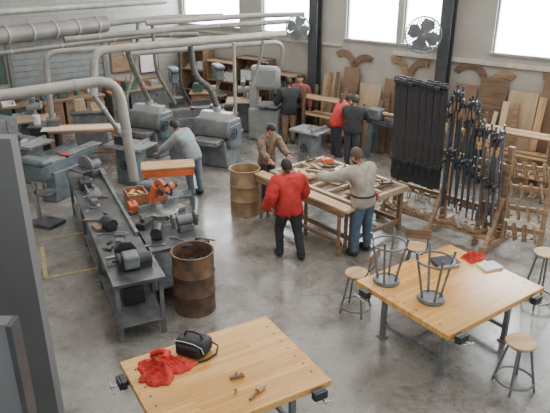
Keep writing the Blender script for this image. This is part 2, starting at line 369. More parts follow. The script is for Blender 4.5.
def miter_saw(loc,rz,k=1.0,label='orange compound miter saw with round blade'):
    t=thing('miter_saw',label,'saw',loc,rz); t.scale=(k,k,k)
    mk('base',m_castl,[L((0,0,0),[(.2,0),(.2,.05),(.17,.06),(0,.06)],28),B(0,0,.03,.6,.16,.05),B(0,-.24,.03,.09,.14,.03)],t,bevel=.004)
    mk('fence',m_castl,[B(-.17,.08,.10,.24,.02,.09),B(.17,.08,.10,.24,.02,.09)],t)
    mk('blade_guard',m_orange,[PR([(.165*math.cos(a),.165*math.sin(a)+.30) for a in [math.pi*(.1+.8*i/12) for i in range(13)]]+[(.10*math.cos(a),.10*math.sin(a)+.30) for a in [math.pi*(.9-.8*i/12) for i in range(13)]],-.02,.02,'x')],t,bevel=.004)
    mk('blade',m_chrome,[C((-.004,0,.29),(.004,0,.29),.155,n=32)],t)
    mk('blade_hub',m_blk2,[C((-.02,0,.29),(-.004,0,.29),.04,n=20)],t)
    mk('motor',m_orange,[C((.03,0,.32),(.18,0,.35),.055,.048)],t)
    mk('pivot_arm',m_orange,[B(0,.18,.22,.08,.11,.28,rx=25)],t,bevel=.01)
    mk('motor_cap',m_black,[C((.18,0,.35),(.22,0,.36),.05,.04)],t)
    mk('handle',m_black,[T([(0,-.10,.40),(0,-.2,.46),(0,-.27,.42),(0,-.25,.34),(0,-.14,.33)],.018)],t)
    return t
x,y=onb(c2,-.02,.08); miter_saw((x,y,.85),LA-75,1.2)
x,y=onb(c2,.72,-.16)
bx=thing('wooden_crate','small wooden crate of offcuts on the machine table','crate',(x,y,.85),LA)
mk('crate_side',m_woodr,[B(-.2,0,.08,.02,.3,.16),B(.2,0,.08,.02,.3,.16),B(0,-.15,.08,.4,.02,.16),B(0,.15,.08,.4,.02,.16),B(0,0,.01,.4,.3,.02)],bx)
mk('offcut',m_wood,[B(-.08,0,.10,.2,.08,.04,rz=20,rx=10),B(.08,.05,.11,.22,.06,.03,rz=-30),B(0,-.07,.12,.26,.05,.03,rz=5,ry=10)],bx)
def bench_grinder(loc,rz,label='grey bench grinder with two wheels',k=1):
    t=thing('bench_grinder',label,'grinder',loc,rz); t.scale=(k,k,k)
    mk('motor',m_steel,[C((-.11,0,.16),(.11,0,.16),.075),B(0,0,.05,.18,.14,.1)],t,bevel=.005)
    for s in (-1,1):
        mk('wheel',m_castl,[C((s*.15,0,.16),(s*.18,0,.16),.085,n=24)],t)
        mk('wheel_guard',m_steel,[R((s*.165,.0,.16),.095,.02,'x'),B(s*.165,.06,.2,.05,.07,.1)],t)
        mk('tool_rest',m_chrome,[B(s*.165,-.12,.13,.07,.05,.01),B(s*.165,-.1,.06,.02,.02,.14)],t)
    return t
rnd=random.Random(23)
def screwdriver(loc,rz,mat,cname):
    t=thing('screwdriver','screwdriver with %s handle lying on the bench'%cname,'screwdriver',loc,rz)
    mk('shank',m_chrome,[C((0,0,.014),(.14,0,.010),.004,n=8)],t); mk('handle',mat,[C((-.10,0,.016),(0,0,.016),.016,.013)],t)
def hammer(loc,rz):
    t=thing('hammer','claw hammer with wooden handle on the bench','hammer',loc,rz)
    mk('handle',m_woodd,[C((0,0,.018),(.26,0,.014),.012,.015)],t); mk('head',m_blk2,[C((0,-.06,.02),(0,.03,.02),.016),PR([(-.015,.03),(.015,.03),(.008,.09),(-.008,.09)],.012,.024,'z')],t)
def wrench(loc,rz):
    t=thing('wrench','steel open end wrench on the bench','wrench',loc,rz)
    mk('wrench_body',m_castl,[B(0,0,.008,.2,.018,.008),PR([(.1,-.02),(.14,-.028),(.145,-.01),(.12,0),(.145,.01),(.14,.028),(.1,.02)],.003,.013,'z'),PR([(-.1,-.02),(-.14,-.022),(-.15,0),(-.14,.022),(-.1,.02)],.003,.013,'z')],t)
def motor_unit(loc,rz,mat,label):
    t=thing('electric_motor',label,'motor',loc,rz)
    mk('housing',mat,[C((-.12,0,.10),(.10,0,.10),.085,n=20),B(0,0,.02,.18,.15,.04)],t,bevel=.004)
    mk('pulley',m_castl,[C((.12,0,.10),(.14,0,.10),.06),C((.15,0,.10),(.165,0,.10),.045)],t); mk('shaft',m_chrome,[C((.10,0,.10),(.18,0,.10),.012)],t)
def toolbox(label,loc,rz,mat,w=.3,d=.2,h=.18):
    t=thing('toolbox',label,'toolbox',loc,rz)
    mk('box',mat,[B(0,0,h*.42,w,d,h*.84)],t,bevel=.008); mk('lid',mat,[PR([(-w/2,h*.86),(w/2,h*.86),(w/2-.03,h*1.05),(-w/2+.03,h*1.05)],-d/2,d/2)],t,bevel=.006)
    mk('handle',m_black,[T([(-.06,0,h*1.04),(-.05,0,h*1.04+.04),(.05,0,h*1.04+.04),(.06,0,h*1.04)],.008)],t)
def can(label,loc,mat,r=.08,h=.2):
    t=thing('paint_can',label,'can',loc)
    mk('can_body',mat,[L((0,0,0),[(r,0),(r,h),(r+.004,h+.005),(r-.01,h+.008),(0,h+.003)])],t); mk('bail_handle',m_chrome,[T([(r,0,h*.8),(r*.9,0,h*1.2),(0,0,h*1.45),(-r*.9,0,h*1.2),(-r,0,h*.8)],.003)],t)
x,y=onb(c2,-.72,.22); bench_grinder((x,y,.85),LA+90)
x,y=onb(c2,-.80,-.20); motor_unit((x,y,.85),LA-20,m_blk2,'dark electric motor with pulley on machine table')
x,y=onb(c2,-.38,-.28)
mk('steel_block',m_blk2,[B(0,0,.05,.26,.14,.1),C((-.05,0,.1),(-.05,0,.16),.03)],bevel=.01,loc=(x,y,.85),rz=70,label='dark iron tool block on machine table',cat='tool')
x,y=onb(c2,.32,-.30); toolbox('orange red toolbox on the machine table',(x,y,.85),LA,m_orange,.24,.13,.12)
x,y=onb(c2,1.0,.15); motor_unit((x,y,.85),LA+50,m_steel,'grey motor at the machine table end')
for i,(u,v_) in enumerate(((-1.0,.05),(-1.08,.3),(.5,.30),(.75,.22),(-.5,.0),(.15,-.32),(-1.05,-.3))):
    x,y=onb(c2,u,v_); (hammer((x,y,.85),rnd.uniform(0,360)) if i%2 else wrench((x,y,.85),rnd.uniform(0,360)))
for i in range(12):
    x,y=onb(c1,-1.3+i*.26,rnd.uniform(-.24,.05)); q=i%4
    if q==0: hammer((x,y,.85),rnd.uniform(0,360))
    elif q==1: screwdriver((x,y,.85),rnd.uniform(0,360),m_blk2,'black')
    elif q==2: wrench((x,y,.85),rnd.uniform(0,360))
    else: mk('wood_offcut',m_woodd,[B(0,0,.02,.22,.08,.04)],bevel=.003,loc=(x,y,.85),rz=rnd.uniform(0,180),label='dark wooden offcut lying on the machine bench',cat='wood piece')
def bench_vise(loc,rz,label):
    t=thing('bench_vise',label,'vise',loc,rz)
    mk('vise_base',m_steel,[L((0,0,0),[(.10,0),(.10,.02),(.06,.04),(.05,.07),(0,.07)])],t)
    mk('fixed_jaw',m_steel,[B(0,.03,.10,.10,.12,.07),B(0,-.03,.15,.15,.03,.06)],t,bevel=.008)
    mk('moving_jaw',m_steel,[B(0,-.12,.10,.07,.14,.05),B(0,-.09,.15,.15,.03,.06)],t,bevel=.008)
    mk('handle',m_chrome,[C((0,-.14,.10),(0,-.23,.10),.012),C((-.09,-.23,.10),(.09,-.23,.10),.006)],t)
x,y=onb(c1,-1.25,-.02); bench_vise((x,y,.85),LA+70,'grey bench vise on the long machine bench')
x,y=onb(c1,.35,-.12); bench_vise((x,y,.85),LA+100,'grey iron vise near middle of long bench')
x,y=onb(c1,-.6,-.05); motor_unit((x,y,.85),LA+15,m_blk2,'dark electric motor lying on the long bench')
x,y=onb(c1,1.25,-.12); toolbox('dark grey toolbox on the long bench',(x,y,.85),LA,m_blk2,.3,.18,.16)
x,y=onb(c1,-1.87,-.02)
mo=thing('bench_machine','dark cast iron lathe headstock on the bench end','machine',(x,y,.85),LA+90)
mk('headstock',m_steel,[B(0,.05,.12,.20,.24,.18)],mo,bevel=.03)
mk('motor',m_blk2,[C((-.26,.05,.10),(-.08,.05,.10),.085,n=20),B(-.17,.05,.03,.16,.14,.05)],mo)
mk('spindle_wheel',m_blk2,[C((.12,.05,.14),(.16,.05,.14),.09,n=24),C((.16,.05,.14),(.22,.05,.14),.022)],mo)
mk('pulley_guard',m_blk2,[PR([(-.1,.04),(.14,.04),(.16,.2),(.06,.30),(-.06,.28),(-.12,.18)],-.19,-.12,'y')],mo,bevel=.01)
mk('tool_rest',m_castl,[B(.12,-.2,.07,.3,.05,.03),B(.12,-.2,.03,.05,.05,.07)],mo)
x,y=onb(c1,.85,-.04)
mk('tool_jig',m_castl,[B(0,0,.03,.4,.22,.05),B(0,.1,.09,.4,.03,.09),C((.12,-.02,.05),(.12,-.02,.14),.03)],bevel=.006,loc=(x,y,.85),rz=LA,label='grey cast jig plate on the bench',cat='jig')
x,y=onb(c1,1.80,.02)
ds=thing('disc_sander','grey disc sander on the long bench','sander',(x,y,.85),LA-150)
mk('disc',m_castl,[C((0,-.06,.2),(0,-.03,.2),.17,n=28)],ds); mk('guard',m_steel,[R((0,-.03,.2),.18,.022,'y')],ds)
mk('motor',m_steel,[C((0,0,.2),(0,.24,.2),.08),B(0,.1,.06,.16,.2,.12)],ds,bevel=.005); mk('sander_table',m_cast,[B(0,-.17,.18,.38,.2,.025)],ds,bevel=.004)
for i,u in enumerate((-1.6,-.7,.3,1.3)):
    x,y=onb(c1,u,0); toolbox('%s box stored under the machine bench'%['black','grey','brown','black'][i],(x,y,.235),LA,[m_black,m_steel,m_woodd,m_black][i],.4,.28,.24)
t=thing('outfeed_table','small wooden table with orange painted sides','table',(-2.00,10.62,0),12)
mk('table_top',m_wood,[B(0,0,.90,.98,.46,.03)],t,bevel=.004)
mk('side_panel',m_orange,[B(0,-.21,.81,.94,.02,.13),B(.46,0,.81,.02,.40,.13)],t)
for sx in (-1,1):
    for sy in (-1,1): mk('leg',m_steelb,[B(sx*.42,sy*.17,.44,.05,.05,.88)],t)
mk('lower_shelf',m_steelb,[B(0,0,.3,.86,.36,.02)],t)
# ---------------------------------------------------------------- machines
def table_saw(label,loc,rz,mat=m_steel,s=1.0,fence=True):
    t=thing('table_saw',label,'table saw',loc,rz)
    mk('cabinet',mat,[PR([(-.28*s,0),(.28*s,0),(.25*s,.78),(-.25*s,.78)],-.25*s,.25*s)],t,bevel=.02)
    mk('saw_table',m_castl,[B(0,0,.83,1.05*s,.70*s,.05)],t,bevel=.008)
    mk('blade',m_chrome,[C((-.003,0,.85),(.003,0,.85),.10,n=24)],t)
    if fence: mk('rip_fence',m_castl,[B(.25,0,.89,.06,.72*s,.06)],t); mk('guide_rail',m_steel,[C((-.5*s,-.38*s,.82),(.6*s,-.38*s,.82),.022)],t)
    mk('hand_wheel',m_blk2,[R((0,-.31*s,.45),.09,.012,'y'),B(0,-.31*s,.45,.17,.012,.015),B(0,-.31*s,.45,.015,.012,.17),C((0,-.25*s,.45),(0,-.32*s,.45),.015)],t)
    mk('door_panel',mat,[B(.06,-.255*s,.22,.26,.012,.26)],t,bevel=.004)
    return t
def planer(label,loc,rz):
    t=thing('thickness_planer',label,'planer',loc,rz)
    mk('base',m_steel,[PR([(-.42,0),(.42,0),(.36,.62),(-.36,.62)],-.32,.32)],t,bevel=.03)
    mk('feed_table',m_castl,[B(0,0,.66,.66,1.3,.07),B(0,-.5,.60,.6,.3,.05)],t,bevel=.01)
    mk('cutter_head',m_steel,[PR([(-.30,.70),(.30,.70),(.34,.86),(.26,1.08),(-.26,1.10),(-.34,.88)],-.46,.46,'x')],t,bevel=.03)
    mk('column',m_steelb,[B(-.43,0,.72,.10,.5,.5),B(.43,0,.72,.10,.5,.5)],t,bevel=.015)
    mk('hood',m_lgrey,[PR([(-.2,1.08),(.2,1.08),(.10,1.22),(-.10,1.22)],-.38,.38,'x'),C((.0,0,1.2),(0,0,1.32),.09)],t,bevel=.01)
    mk('hand_wheel',m_blk2,[R((.52,-.15,.8),.12,.014,'x'),B(.52,-.15,.8,.012,.22,.02),B(.52,-.15,.8,.012,.02,.22),C((.45,-.15,.8),(.53,-.15,.8),.018)],t)
    return t
def bandsaw(label,loc,rz,s=1.0,mat=m_lgrey):
    t=thing('bandsaw',label,'bandsaw',loc,rz)
    mk('lower_housing',mat,[B(0,0,.42*s,.84*s,.34*s,.84*s)],t,bevel=.05)
    mk('upper_housing',mat,[B(.02,0,1.62*s,.80*s,.22*s,.62*s)],t,bevel=.12*s)
    mk('column',mat,[B(-.30*s,.02,1.05*s,.2*s,.24*s,.9*s)],t,bevel=.02)
    mk('saw_table',m_castl,[B(.15*s,-.02,.94*s,.6*s,.6*s,.05)],t,bevel=.008)
    mk('blade_guide',m_cast,[B(.22*s,-.02,1.24*s,.05,.05,.3*s),B(.22*s,-.02,1.08*s,.09,.08,.06)],t)
    mk('blade',m_chrome,[B(.22*s,.0,1.1*s,.004,.02,.5*s)],t)
    mk('tension_wheel',m_blk2,[R((.02,0,2.0*s),.07,.012)],t)
    mk('motor',m_steelb,[C((-.5*s,.1,.3*s),(-.3*s,.1,.3*s),.13)],t)
    return t
def drill_press(label,loc,rz,mat=m_steelb,s=1):
    t=thing('drill_press',label,'drill press',loc,rz)
    mk('base',m_cast,[B(0,0,.03,.4,.55,.06)],t,bevel=.01)
    mk('pillar',m_chrome,[C((0,.15,.06),(0,.15,1.5*s),.045)],t)
    mk('head',mat,[B(0,.02,1.5*s,.22,.42,.30)],t,bevel=.04)
    mk('belt_cover',mat,[B(0,.04,1.5*s+.20,.26,.60,.12)],t,bevel=.05)
    mk('motor',m_steel,[C((0,.33,1.5*s-.15),(0,.33,1.5*s+.12),.10)],t)
    mk('drill_table',m_cast,[L((0,-.12,.92*s),[(.17,0),(.18,.02),(.17,.035),(0,.035)]),B(0,.05,.91*s,.09,.2,.06)],t)
    mk('chuck',m_chrome,[C((0,-.12,1.5*s-.14),(0,-.12,1.5*s-.28),.03,.015)],t)
    z=1.5*s-.04
    mk('feed_lever',m_blk2,[C((.11,-.05,z),(.2,-.15,z-.16),.008),C((.11,-.05,z),(.2,.08,z-.1),.008),C((.11,-.05,z),(.2,-.05,z+.18),.008)],t)
    return t
def jointer(label,loc,rz,mat=m_steel):
    t=thing('jointer',label,'jointer',loc,rz)
    mk('base',mat,[PR([(-.5,0),(.5,0),(.42,.6),(-.42,.6)],-.18,.18)],t,bevel=.02)
    mk('infeed_table',m_castl,[B(-.52,0,.80,.98,.26,.05)],t,bevel=.006); mk('outfeed_table',m_castl,[B(.52,0,.81,.98,.26,.05)],t,bevel=.006)
    mk('body',mat,[PR([(-.9,.72),(-.4,.58),(.4,.58),(.9,.72),(.9,.78),(-.9,.78)],-.13,.13)],t,bevel=.01)
    mk('fence',m_cast,[B(0,.12,.90,1.1,.025,.14)],t); mk('guard',m_redp,[B(.02,-.06,.85,.14,.2,.02)],t,bevel=.01)
    return t
def cabinet(label,loc,rz,w,d,h,mat,doors=2,name='cabinet'):
    t=thing(name,label,'cabinet',loc,rz)
    mk('body',mat,[B(0,0,h/2,w,d,h)],t,bevel=.01)
    for i in range(doors):
        x=-w/2+(i+.5)*w/doors; q=mk('door',mat,[B(x,-d/2-.008,h/2,w/doors-.03,.018,h-.05)],t,bevel=.004)
        mk('handle',m_chrome,[B(x+(.5-i)*w/doors*.7*(1 if doors>1 else .8),-d/2-.03,h/2,.02,.02,.12)],q)
    return t
def lathe(label,loc,rz,mat=m_steelb,L_=1.7):
    t=thing('wood_lathe',label,'lathe',loc,rz)
    for s in (-1,1): mk('leg',mat,[PR([(-.26,0),(-.16,0),(-.08,.6),(.08,.6),(.16,0),(.26,0),(.14,.8),(-.14,.8)],s*L_*.4-.06,s*L_*.4+.06,'x')],t,bevel=.01)
    mk('bed',m_cast,[B(0,-.07,.86,L_,.06,.10),B(0,.07,.86,L_,.06,.10)],t,bevel=.006)
    mk('headstock',mat,[B(-L_*.36,0,1.04,.34,.26,.28)],t,bevel=.04)
    mk('tailstock',mat,[B(L_*.36,0,1.0,.16,.2,.22),C((L_*.28,0,1.08),(L_*.44,0,1.08),.03)],t,bevel=.02)
    mk('tool_rest',m_castl,[B(0,-.16,1.02,.4,.03,.05),C((0,-.14,.9),(0,-.16,1.0),.02)],t)
    q=mk('workpiece',m_wood,[L((0,0,0),[(.03,-.35),(.05,-.28),(.03,-.2),(.045,-.05),(.03,.1),(.05,.25),(.03,.32)],14)],t)
    q.rotation_euler=(0,rad(90),0); q.location=(0,0,1.08)
    return t
def radial_saw(label,loc,rz,mat=m_steel):
    t=thing('radial_arm_saw',label,'saw',loc,rz)
    mk('saw_table',m_ply,[B(0,-.1,.85,.95,.7,.04)],t)
    mk('cabinet',mat,[B(0,0,.42,.7,.5,.82)],t,bevel=.02)
    mk('post_column',m_chrome,[C((0,.32,.85),(0,.32,1.35),.05)],t)
    mk('arm',mat,[B(0,-.05,1.38,.12,.9,.12)],t,bevel=.02)
    mk('motor',m_lgrey,[C((-.16,-.1,1.15),(.14,-.1,1.15),.09),B(0,-.1,1.28,.08,.12,.12)],t)
    mk('blade_guard',m_lgrey,[PR([(.15*math.cos(a)-.1,.15*math.sin(a)+1.12) for a in [math.pi*i/10 for i in range(11)]],.15,.2,'x')],t)
    mk('blade',m_chrome,[C((.17,-.1,1.1),(.175,-.1,1.1),.14,n=24)],t)
    return t
planer('grey cast iron thickness planer beneath a dust hose',(-1.32,13.45,0),-25)
planer('large grey surface planer near the wood table',(-3.0,14.15,0),-25)
table_saw('grey cabinet table saw beside machine bench',(-5.35,12.35,0),-25)
table_saw('blue grey table saw near the long bench',(-3.05,12.15,0),-25,m_steelb,.9)
jointer('grey floor jointer with red blade guard',(-2.2,15.5,0),20)
jointer('dark grey jointer beside the long bench',(-4.25,11.45,0),64,m_steelb)
bandsaw('tall light grey bandsaw in the middle of shop',(-.26,15.4,0),-18,1.0)
drill_press('blue grey drill press beside the partition wall',(-4.15,9.95,0),65,s=.66)
drill_press('grey drill press behind the surface planer',(-1.55,16.6,0),20,m_steel,1.0)
drill_press('blue grey drill press by back benches',(-2.75,16.5,0),20,m_steelb,.95)
radial_saw('grey radial arm saw near the middle of shop',(-.85,16.35,0),0)
radial_saw('blue grey radial arm saw near the roll-up door',(-5.85,14.35,0),20,m_steelb)
cabinet('blue grey steel cabinet by the dark doorway',(-7.2,14.4,0),25,.8,.5,1.5,m_steelb)
cabinet('dark steel locker beside grey cabinet',(-6.1,12.9,0),62,.6,.5,1.2,m_steel)
lathe('blue grey wood lathe near the window wall',(2.80,13.6,0),-42,L_=1.5)
lathe('blue grey wood lathe with workpiece beside lumber',(3.80,12.55,0),-42,L_=1.3)
table_saw('grey table saw by the window wall',(.80,13.3,0),-40,m_steel,.75)
t=thing('wood_table','wooden work table covered by a pale board','table',(-4.40,13.45,0),8)
mk('table_top',m_woodd,[B(0,0,.83,1.5,.65,.05)],t,bevel=.006)
for sx in (-1,1):
    for sy in (-1,1): mk('leg',m_woodd,[B(sx*.68,sy*.26,.40,.08,.08,.80)],t)
mk('lower_shelf',m_woodk,[B(0,0,.3,1.4,.55,.03)],t)
mk('board',M('pale_board',(.76,.60,.46),.5,0,.08,2),[B(0,0,.012,1.95,.40,.024)],bevel=.003,loc=(-4.32,13.38,.856),rz=10,label='long pale pinkish board lying on the table',cat='board')
def trash_can(label,loc,mat=m_lgrey):
    t=thing('trash_can',label,'trash can',loc)
    mk('can',mat,[L((0,0,0),[(.20,0),(.26,.68),(.28,.69),(.28,.72),(.25,.72),(.2,.1),(0,.1)])],t)
    for s in (1,-1): mk('handle',mat,[T([(s*.26,-.06,.6),(s*.31,-.04,.58),(s*.31,.04,.58),(s*.26,.06,.6)],.012)],t)
    return t
trash_can('round pale grey trash can near the doorway',(-6.5,15.2,0))
trash_can('round cream trash can beside back benches',(-3.5,16.3,0),m_cream)
trash_can('round grey trash can between the machines',(-2.1,12.75,0),m_steel)
def back_bench(label,loc,rz,w,mat):
    t=thing('storage_bench',label,'bench',loc,rz)
    mk('bench_top',m_woodd,[B(0,0,.87,w,.65,.06)],t,bevel=.006)
    for i in range(3):
        q=mk('drawer_unit',mat,[B(-w/2+.3+i*(w-.6)/2,0,.42,.5,.58,.84)],t,bevel=.01)
        for z in (.2,.45,.7): mk('drawer_knob',m_blk2,[S((-w/2+.3+i*(w-.6)/2,-.31,z),.02)],q)
    mk('back_rail',m_woodd,[B(0,.3,1.0,w,.03,.2)],t)
    return t
clut=[(m_redp,'red'),(m_white,'white'),(m_cream,'cream'),(m_green,'dark green'),(m_steelb,'blue grey'),(m_lgrey,'light grey'),(m_ply,'tan'),(m_woodd,'brown'),(m_steel,'grey'),(m_steel,'grey'),(m_black,'black'),(m_black,'black'),(m_woodk,'dark brown'),(m_plyd,'brown')]
def jig(label,loc,rz,mat):
    t=thing('shop_jig',label,'jig',loc,rz)
    mk('jig_base',mat,[B(0,0,.012,.34,.22,.024)],t); mk('jig_fence',mat,[B(0,.09,.10,.34,.025,.15),PR([(-.11,.024),(.08,.024),(.08,.16)],-.16,-.14,'x'),PR([(-.11,.024),(.08,.024),(.08,.16)],.14,.16,'x')],t)
def offcut_box(label,loc,rz,mat):
    t=thing('offcut_box',label,'box',loc,rz)
    mk('side_panel',mat,[B(0,-.12,.13,.4,.015,.26),B(0,.12,.13,.4,.015,.26),B(-.2,0,.13,.015,.24,.26),B(.2,0,.13,.015,.24,.26)],t)
    mk('box_bottom',mat,[B(0,0,.01,.4,.24,.015)],t)
    mk('offcut',m_wood,[B(-.1,0,.2,.03,.05,.34,ry=8),B(.02,.03,.18,.04,.03,.3,ry=-10),B(.12,-.03,.2,.03,.06,.36,ry=5)],t)
def clutter(pt,rzb,u0,u1,n,z,v0=-.18,v1=.15,where='the back bench'):
    for j in range(n):
        u=u0+(u1-u0)*(j+.5)/n; v_=rnd.uniform(v0,v1); px=pt[0]+math.cos(rad(rzb))*u-math.sin(rad(rzb))*v_; py=pt[1]+math.sin(rad(rzb))*u+math.cos(rad(rzb))*v_
        mt,cn=rnd.choice(clut); q=rnd.random(); r_=rzb+rnd.uniform(-12,12)
        if q<.28: toolbox('%s toolbox sitting on %s'%(cn,where),(px,py,z),r_,mt,rnd.uniform(.2,.28),.2,rnd.uniform(.14,.34))
        elif q<.38: can('%s paint can standing on %s'%(cn,where),(px,py,z),mt)
        elif q<.58: jig('%s plywood jig standing on %s'%(cn,where),(px,py,z),r_,mt)
        elif q<.76: offcut_box('%s box of offcuts on %s'%(cn,where),(px,py,z),r_,mt)
        else: motor_unit((px,py,z),r_,mt,'%s electric motor resting on %s'%(cn,where))
bp=[(bw(3.2,.6),'wooden drawer bench along the block wall',m_green),(bw(5.1,.6),'cluttered bench with drawers by roll-up door',m_woodd),(bw(7.0,.6),'bench with drawers in the room corner',m_steel)]
for p,lb,mt in bp:
    back_bench(lb,(p[0],p[1],0),BA,1.75,mt)
    clutter(p,BA,-.85,.85,4,.90)
isl=[((-6.9,13.3),20,.9,'blue grey cabinet bench near the doorway',m_steelb),((-2.0,17.25),0,.9,'brown cabinet bench near the room corner',m_woodd),((-4.7,14.95),14,.9,'grey cabinet bench behind the wood table',m_steel),((-1.35,14.85),8,.8,'dark cabinet bench behind the planer',m_woodk),((-5.35,13.6),10,.7,'dark cabinet stand beside the wood table',m_blk2)]
for (p,rz_,w_,lb,mt) in isl:
    t=thing('tool_bench',lb,'bench',(p[0],p[1],0),rz_)
    mk('bench_top',m_cast if mt in (m_steel,m_steelb,m_blk2) else m_woodd,[B(0,0,.86,w_,.55,.05)],t,bevel=.005)
    mk('cabinet_body',mt,[B(0,0,.42,w_-.1,.48,.82)],t,bevel=.01)
    for s in (-1,1): mk('door',mt,[B(s*(w_-.1)/4,-.245,.42,(w_-.1)/2-.03,.015,.74)],t,bevel=.004)
    clutter(p,rz_,-w_/2,w_/2,2,.885,-.05,.05,'the cabinet bench')
motor_unit((-5.5,12.35,.855),-25,m_steel,'grey motor resting on the table saw')
toolbox('dark grey box on the near cabinet saw',(-3.2,12.15,.855),-25,m_blk2,.3,.2,.16)
def shelf_unit(label,loc,rz,w,h,d=.35,mat=m_wood,n=4):
    t=thing('shelf_unit',label,'shelf',loc,rz)
    mk('side_panel',mat,[B(s*w/2,0,h/2,.03,d,h) for s in (-1,1)],t)
    for i in range(n): mk('shelf_board',mat,[B(0,0,.06+i*(h-.1)/(n-1),w-.032,d,.03)],t)
    mk('back_panel',m_plyd,[B(0,d/2+.006,h/2,w,.01,h)],t)
    for i in range(n-1):
        clutter(loc,rz,-w/2+.03,w/2-.03,max(int(w/.5),2),.076+i*(h-.1)/(n-1),-.02,.02,'a wooden shelf')
    return t
shelf_unit('tall brown shelf at the room corner',wp(1.0,.32),WA,1.0,2.0,.4,m_woodd)
shelf_unit('wooden shelf of timber offcuts by the window',wp(2.2,.32),WA,1.1,1.7,.4,m_woodd,4)
shelf_unit('brown shelf crowded with boxes under window',wp(3.4,.32),WA,1.1,1.9,.4,m_woodk,4)
shelf_unit('brown shelf beside the dark column',wp(4.5,.32),WA,.9,1.6,.4,m_woodd,4)
for i,(k,z,w_,h_,mt,lb) in enumerate(((6.95,1.75,.7,.9,m_woodd,'brown tool board hung on the block wall'),(7.8,1.6,.6,.8,m_white,'white notice board hung on the block wall'),(3.35,1.7,.6,.7,m_green,'dark green board hung on the block wall'))):
    t=thing('tool_board',lb,'board',bw(k,.03,z),BA); mk('panel',mt,[B(0,0,0,w_,.02,h_)],t); mk('side_panel',m_woodk,[B(0,-.01,s*h_/2,w_+.04,.03,.03) for s in (-1,1)]+[B(s*w_/2,-.01,0,.03,.03,h_) for s in (-1,1)],t)
sheets=[(5.85,.5,1.7,m_ply,.35),(6.42,.45,1.95,m_plyd,.35),(7.0,.6,1.6,m_ply,.35),(7.6,.45,1.8,m_plyd,.35),(8.15,.5,1.55,m_ply,.35),(9.4,.5,1.9,m_plyd,.35),(10.0,.6,2.1,m_woodk,.35),(10.65,.6,1.9,m_ply,.35),(11.3,.6,2.2,m_plyd,.35),(11.95,.6,2.0,m_woodk,.35)]
nmm={m_ply:'tan plywood',m_plyd:'brown hardboard',m_woodk:'dark brown',m_woodp:'pale pine'}
for i,(k,w_,h_,mt,of) in enumerate(sheets):
    mk('plywood_sheet',mt,[B(0,0,h_/2,w_,.02,h_)],bevel=.002,loc=wp(k,of),rot=Euler((rad(-7),0,rad(WA))),label='%s sheet leaning against the window wall'%nmm[mt],cat='sheet',group='sheets leaning on the window wall')
for i in range(20):
    k=5.75+i*.31+rnd.uniform(-.05,.05); h_=rnd.uniform(.9,1.9); mt=rnd.choice([m_woodz,m_woodd,m_plyd,m_woodk,m_woodp])
    mk('lumber_board',mt,[B(0,0,h_/2,rnd.uniform(.06,.15),.022,h_)],loc=wp(k,.50+.035*(i%2)),rot=Euler((rad(-9),rad(rnd.uniform(-4,4)),rad(WA))),label='%s board leaning against the wall'%('pale sawn' if mt is m_woodp else 'rough brown sawn'),cat='board',group='boards leaning on the window wall')
def lumber_rack(label,loc,rz,w,seed):
    t=thing('lumber_rack',label,'rack',loc,rz)
    mk('upright',m_woodk,[B(s*(w/2-.1),.26*q,.75,.07,.05,1.5) for s in (-1,1) for q in (-1,1)],t)
    mk('cross_rail',m_woodk,[B(s*(w/2-.1),0,z,.06,.5,.06) for s in (-1,1) for z in (.4,.8,1.2)],t)
    r_=random.Random(seed)
    for z in (.45,.85,1.25):
        for j in range(5):
            l_=w*r_.uniform(.8,1.15); px=-.18+.09*j
            c_,s_=math.cos(rad(rz)),math.sin(rad(rz))
            mk('lumber_plank',r_.choice([m_wood,m_woodd,m_woodk,m_ply]),[B(0,0,0,l_,.075,.035)],bevel=.002,loc=(loc[0]-s_*px,loc[1]+c_*px,z),rz=rz+r_.uniform(-.4,.4),label='sawn plank lying on the lumber rack',cat='plank',group='planks stored on lumber racks')
lumber_rack('dark wooden lumber rack by the window wall',wp(6.3,.95),WA,1.3,5)
lumber_rack('dark wooden rack of planks behind clamps',wp(10.9,1.0),WA,1.7,6)
def handsaw(loc,rz,label):
    t=thing('handsaw',label,'saw',loc,rot=Euler((0,rad(90),rad(rz))),group='handsaws hung on the wall')
    mk('blade',m_chrome,[PR([(-.3,-.02),(.3,-.06),(.3,.06),(-.3,.03)],-.002,.002)],t); mk('handle',m_woodr,[PR([(.3,-.08),(.42,-.06),(.42,.08),(.3,.07)],-.012,.012)],t,bevel=.008)
def template(loc,rz,mat,label,r0,a0,a1,w_):
    mk('curved_template',mat,[PR([(r0*math.cos(a0+(a1-a0)*i/14),r0*math.sin(a0+(a1-a0)*i/14)) for i in range(15)]+[((r0-w_)*math.cos(a1-(a1-a0)*i/14),(r0-w_)*math.sin(a1-(a1-a0)*i/14)) for i in range(15)],-.01,.01)],bevel=.002,loc=loc,rz=rz,label=label,cat='template',group='curved wooden templates hung on the wall')
tl=[(6.1,1.95,.38,10,130),(6.75,1.85,.42,60,175),(7.55,1.95,.36,-10,110),(8.3,1.9,.40,70,200),(9.4,1.95,.42,20,150),(10.2,1.85,.40,60,190),(11.0,1.9,.42,-20,100)]
for i,(k,z,r_,a0,a1) in enumerate(tl):
    template(wp(k,.05,z),WA,[m_plyd,m_woodk,m_woodd][i%3],'%s curved wooden template hung on wall'%['dark brown','very dark brown','brown'][i%3],r_,rad(a0),rad(a1),.15)
for i in range(5): handsaw(wp(11.5+i*.2,.06,2.0),WA,'handsaw with wooden handle hung on the wall')
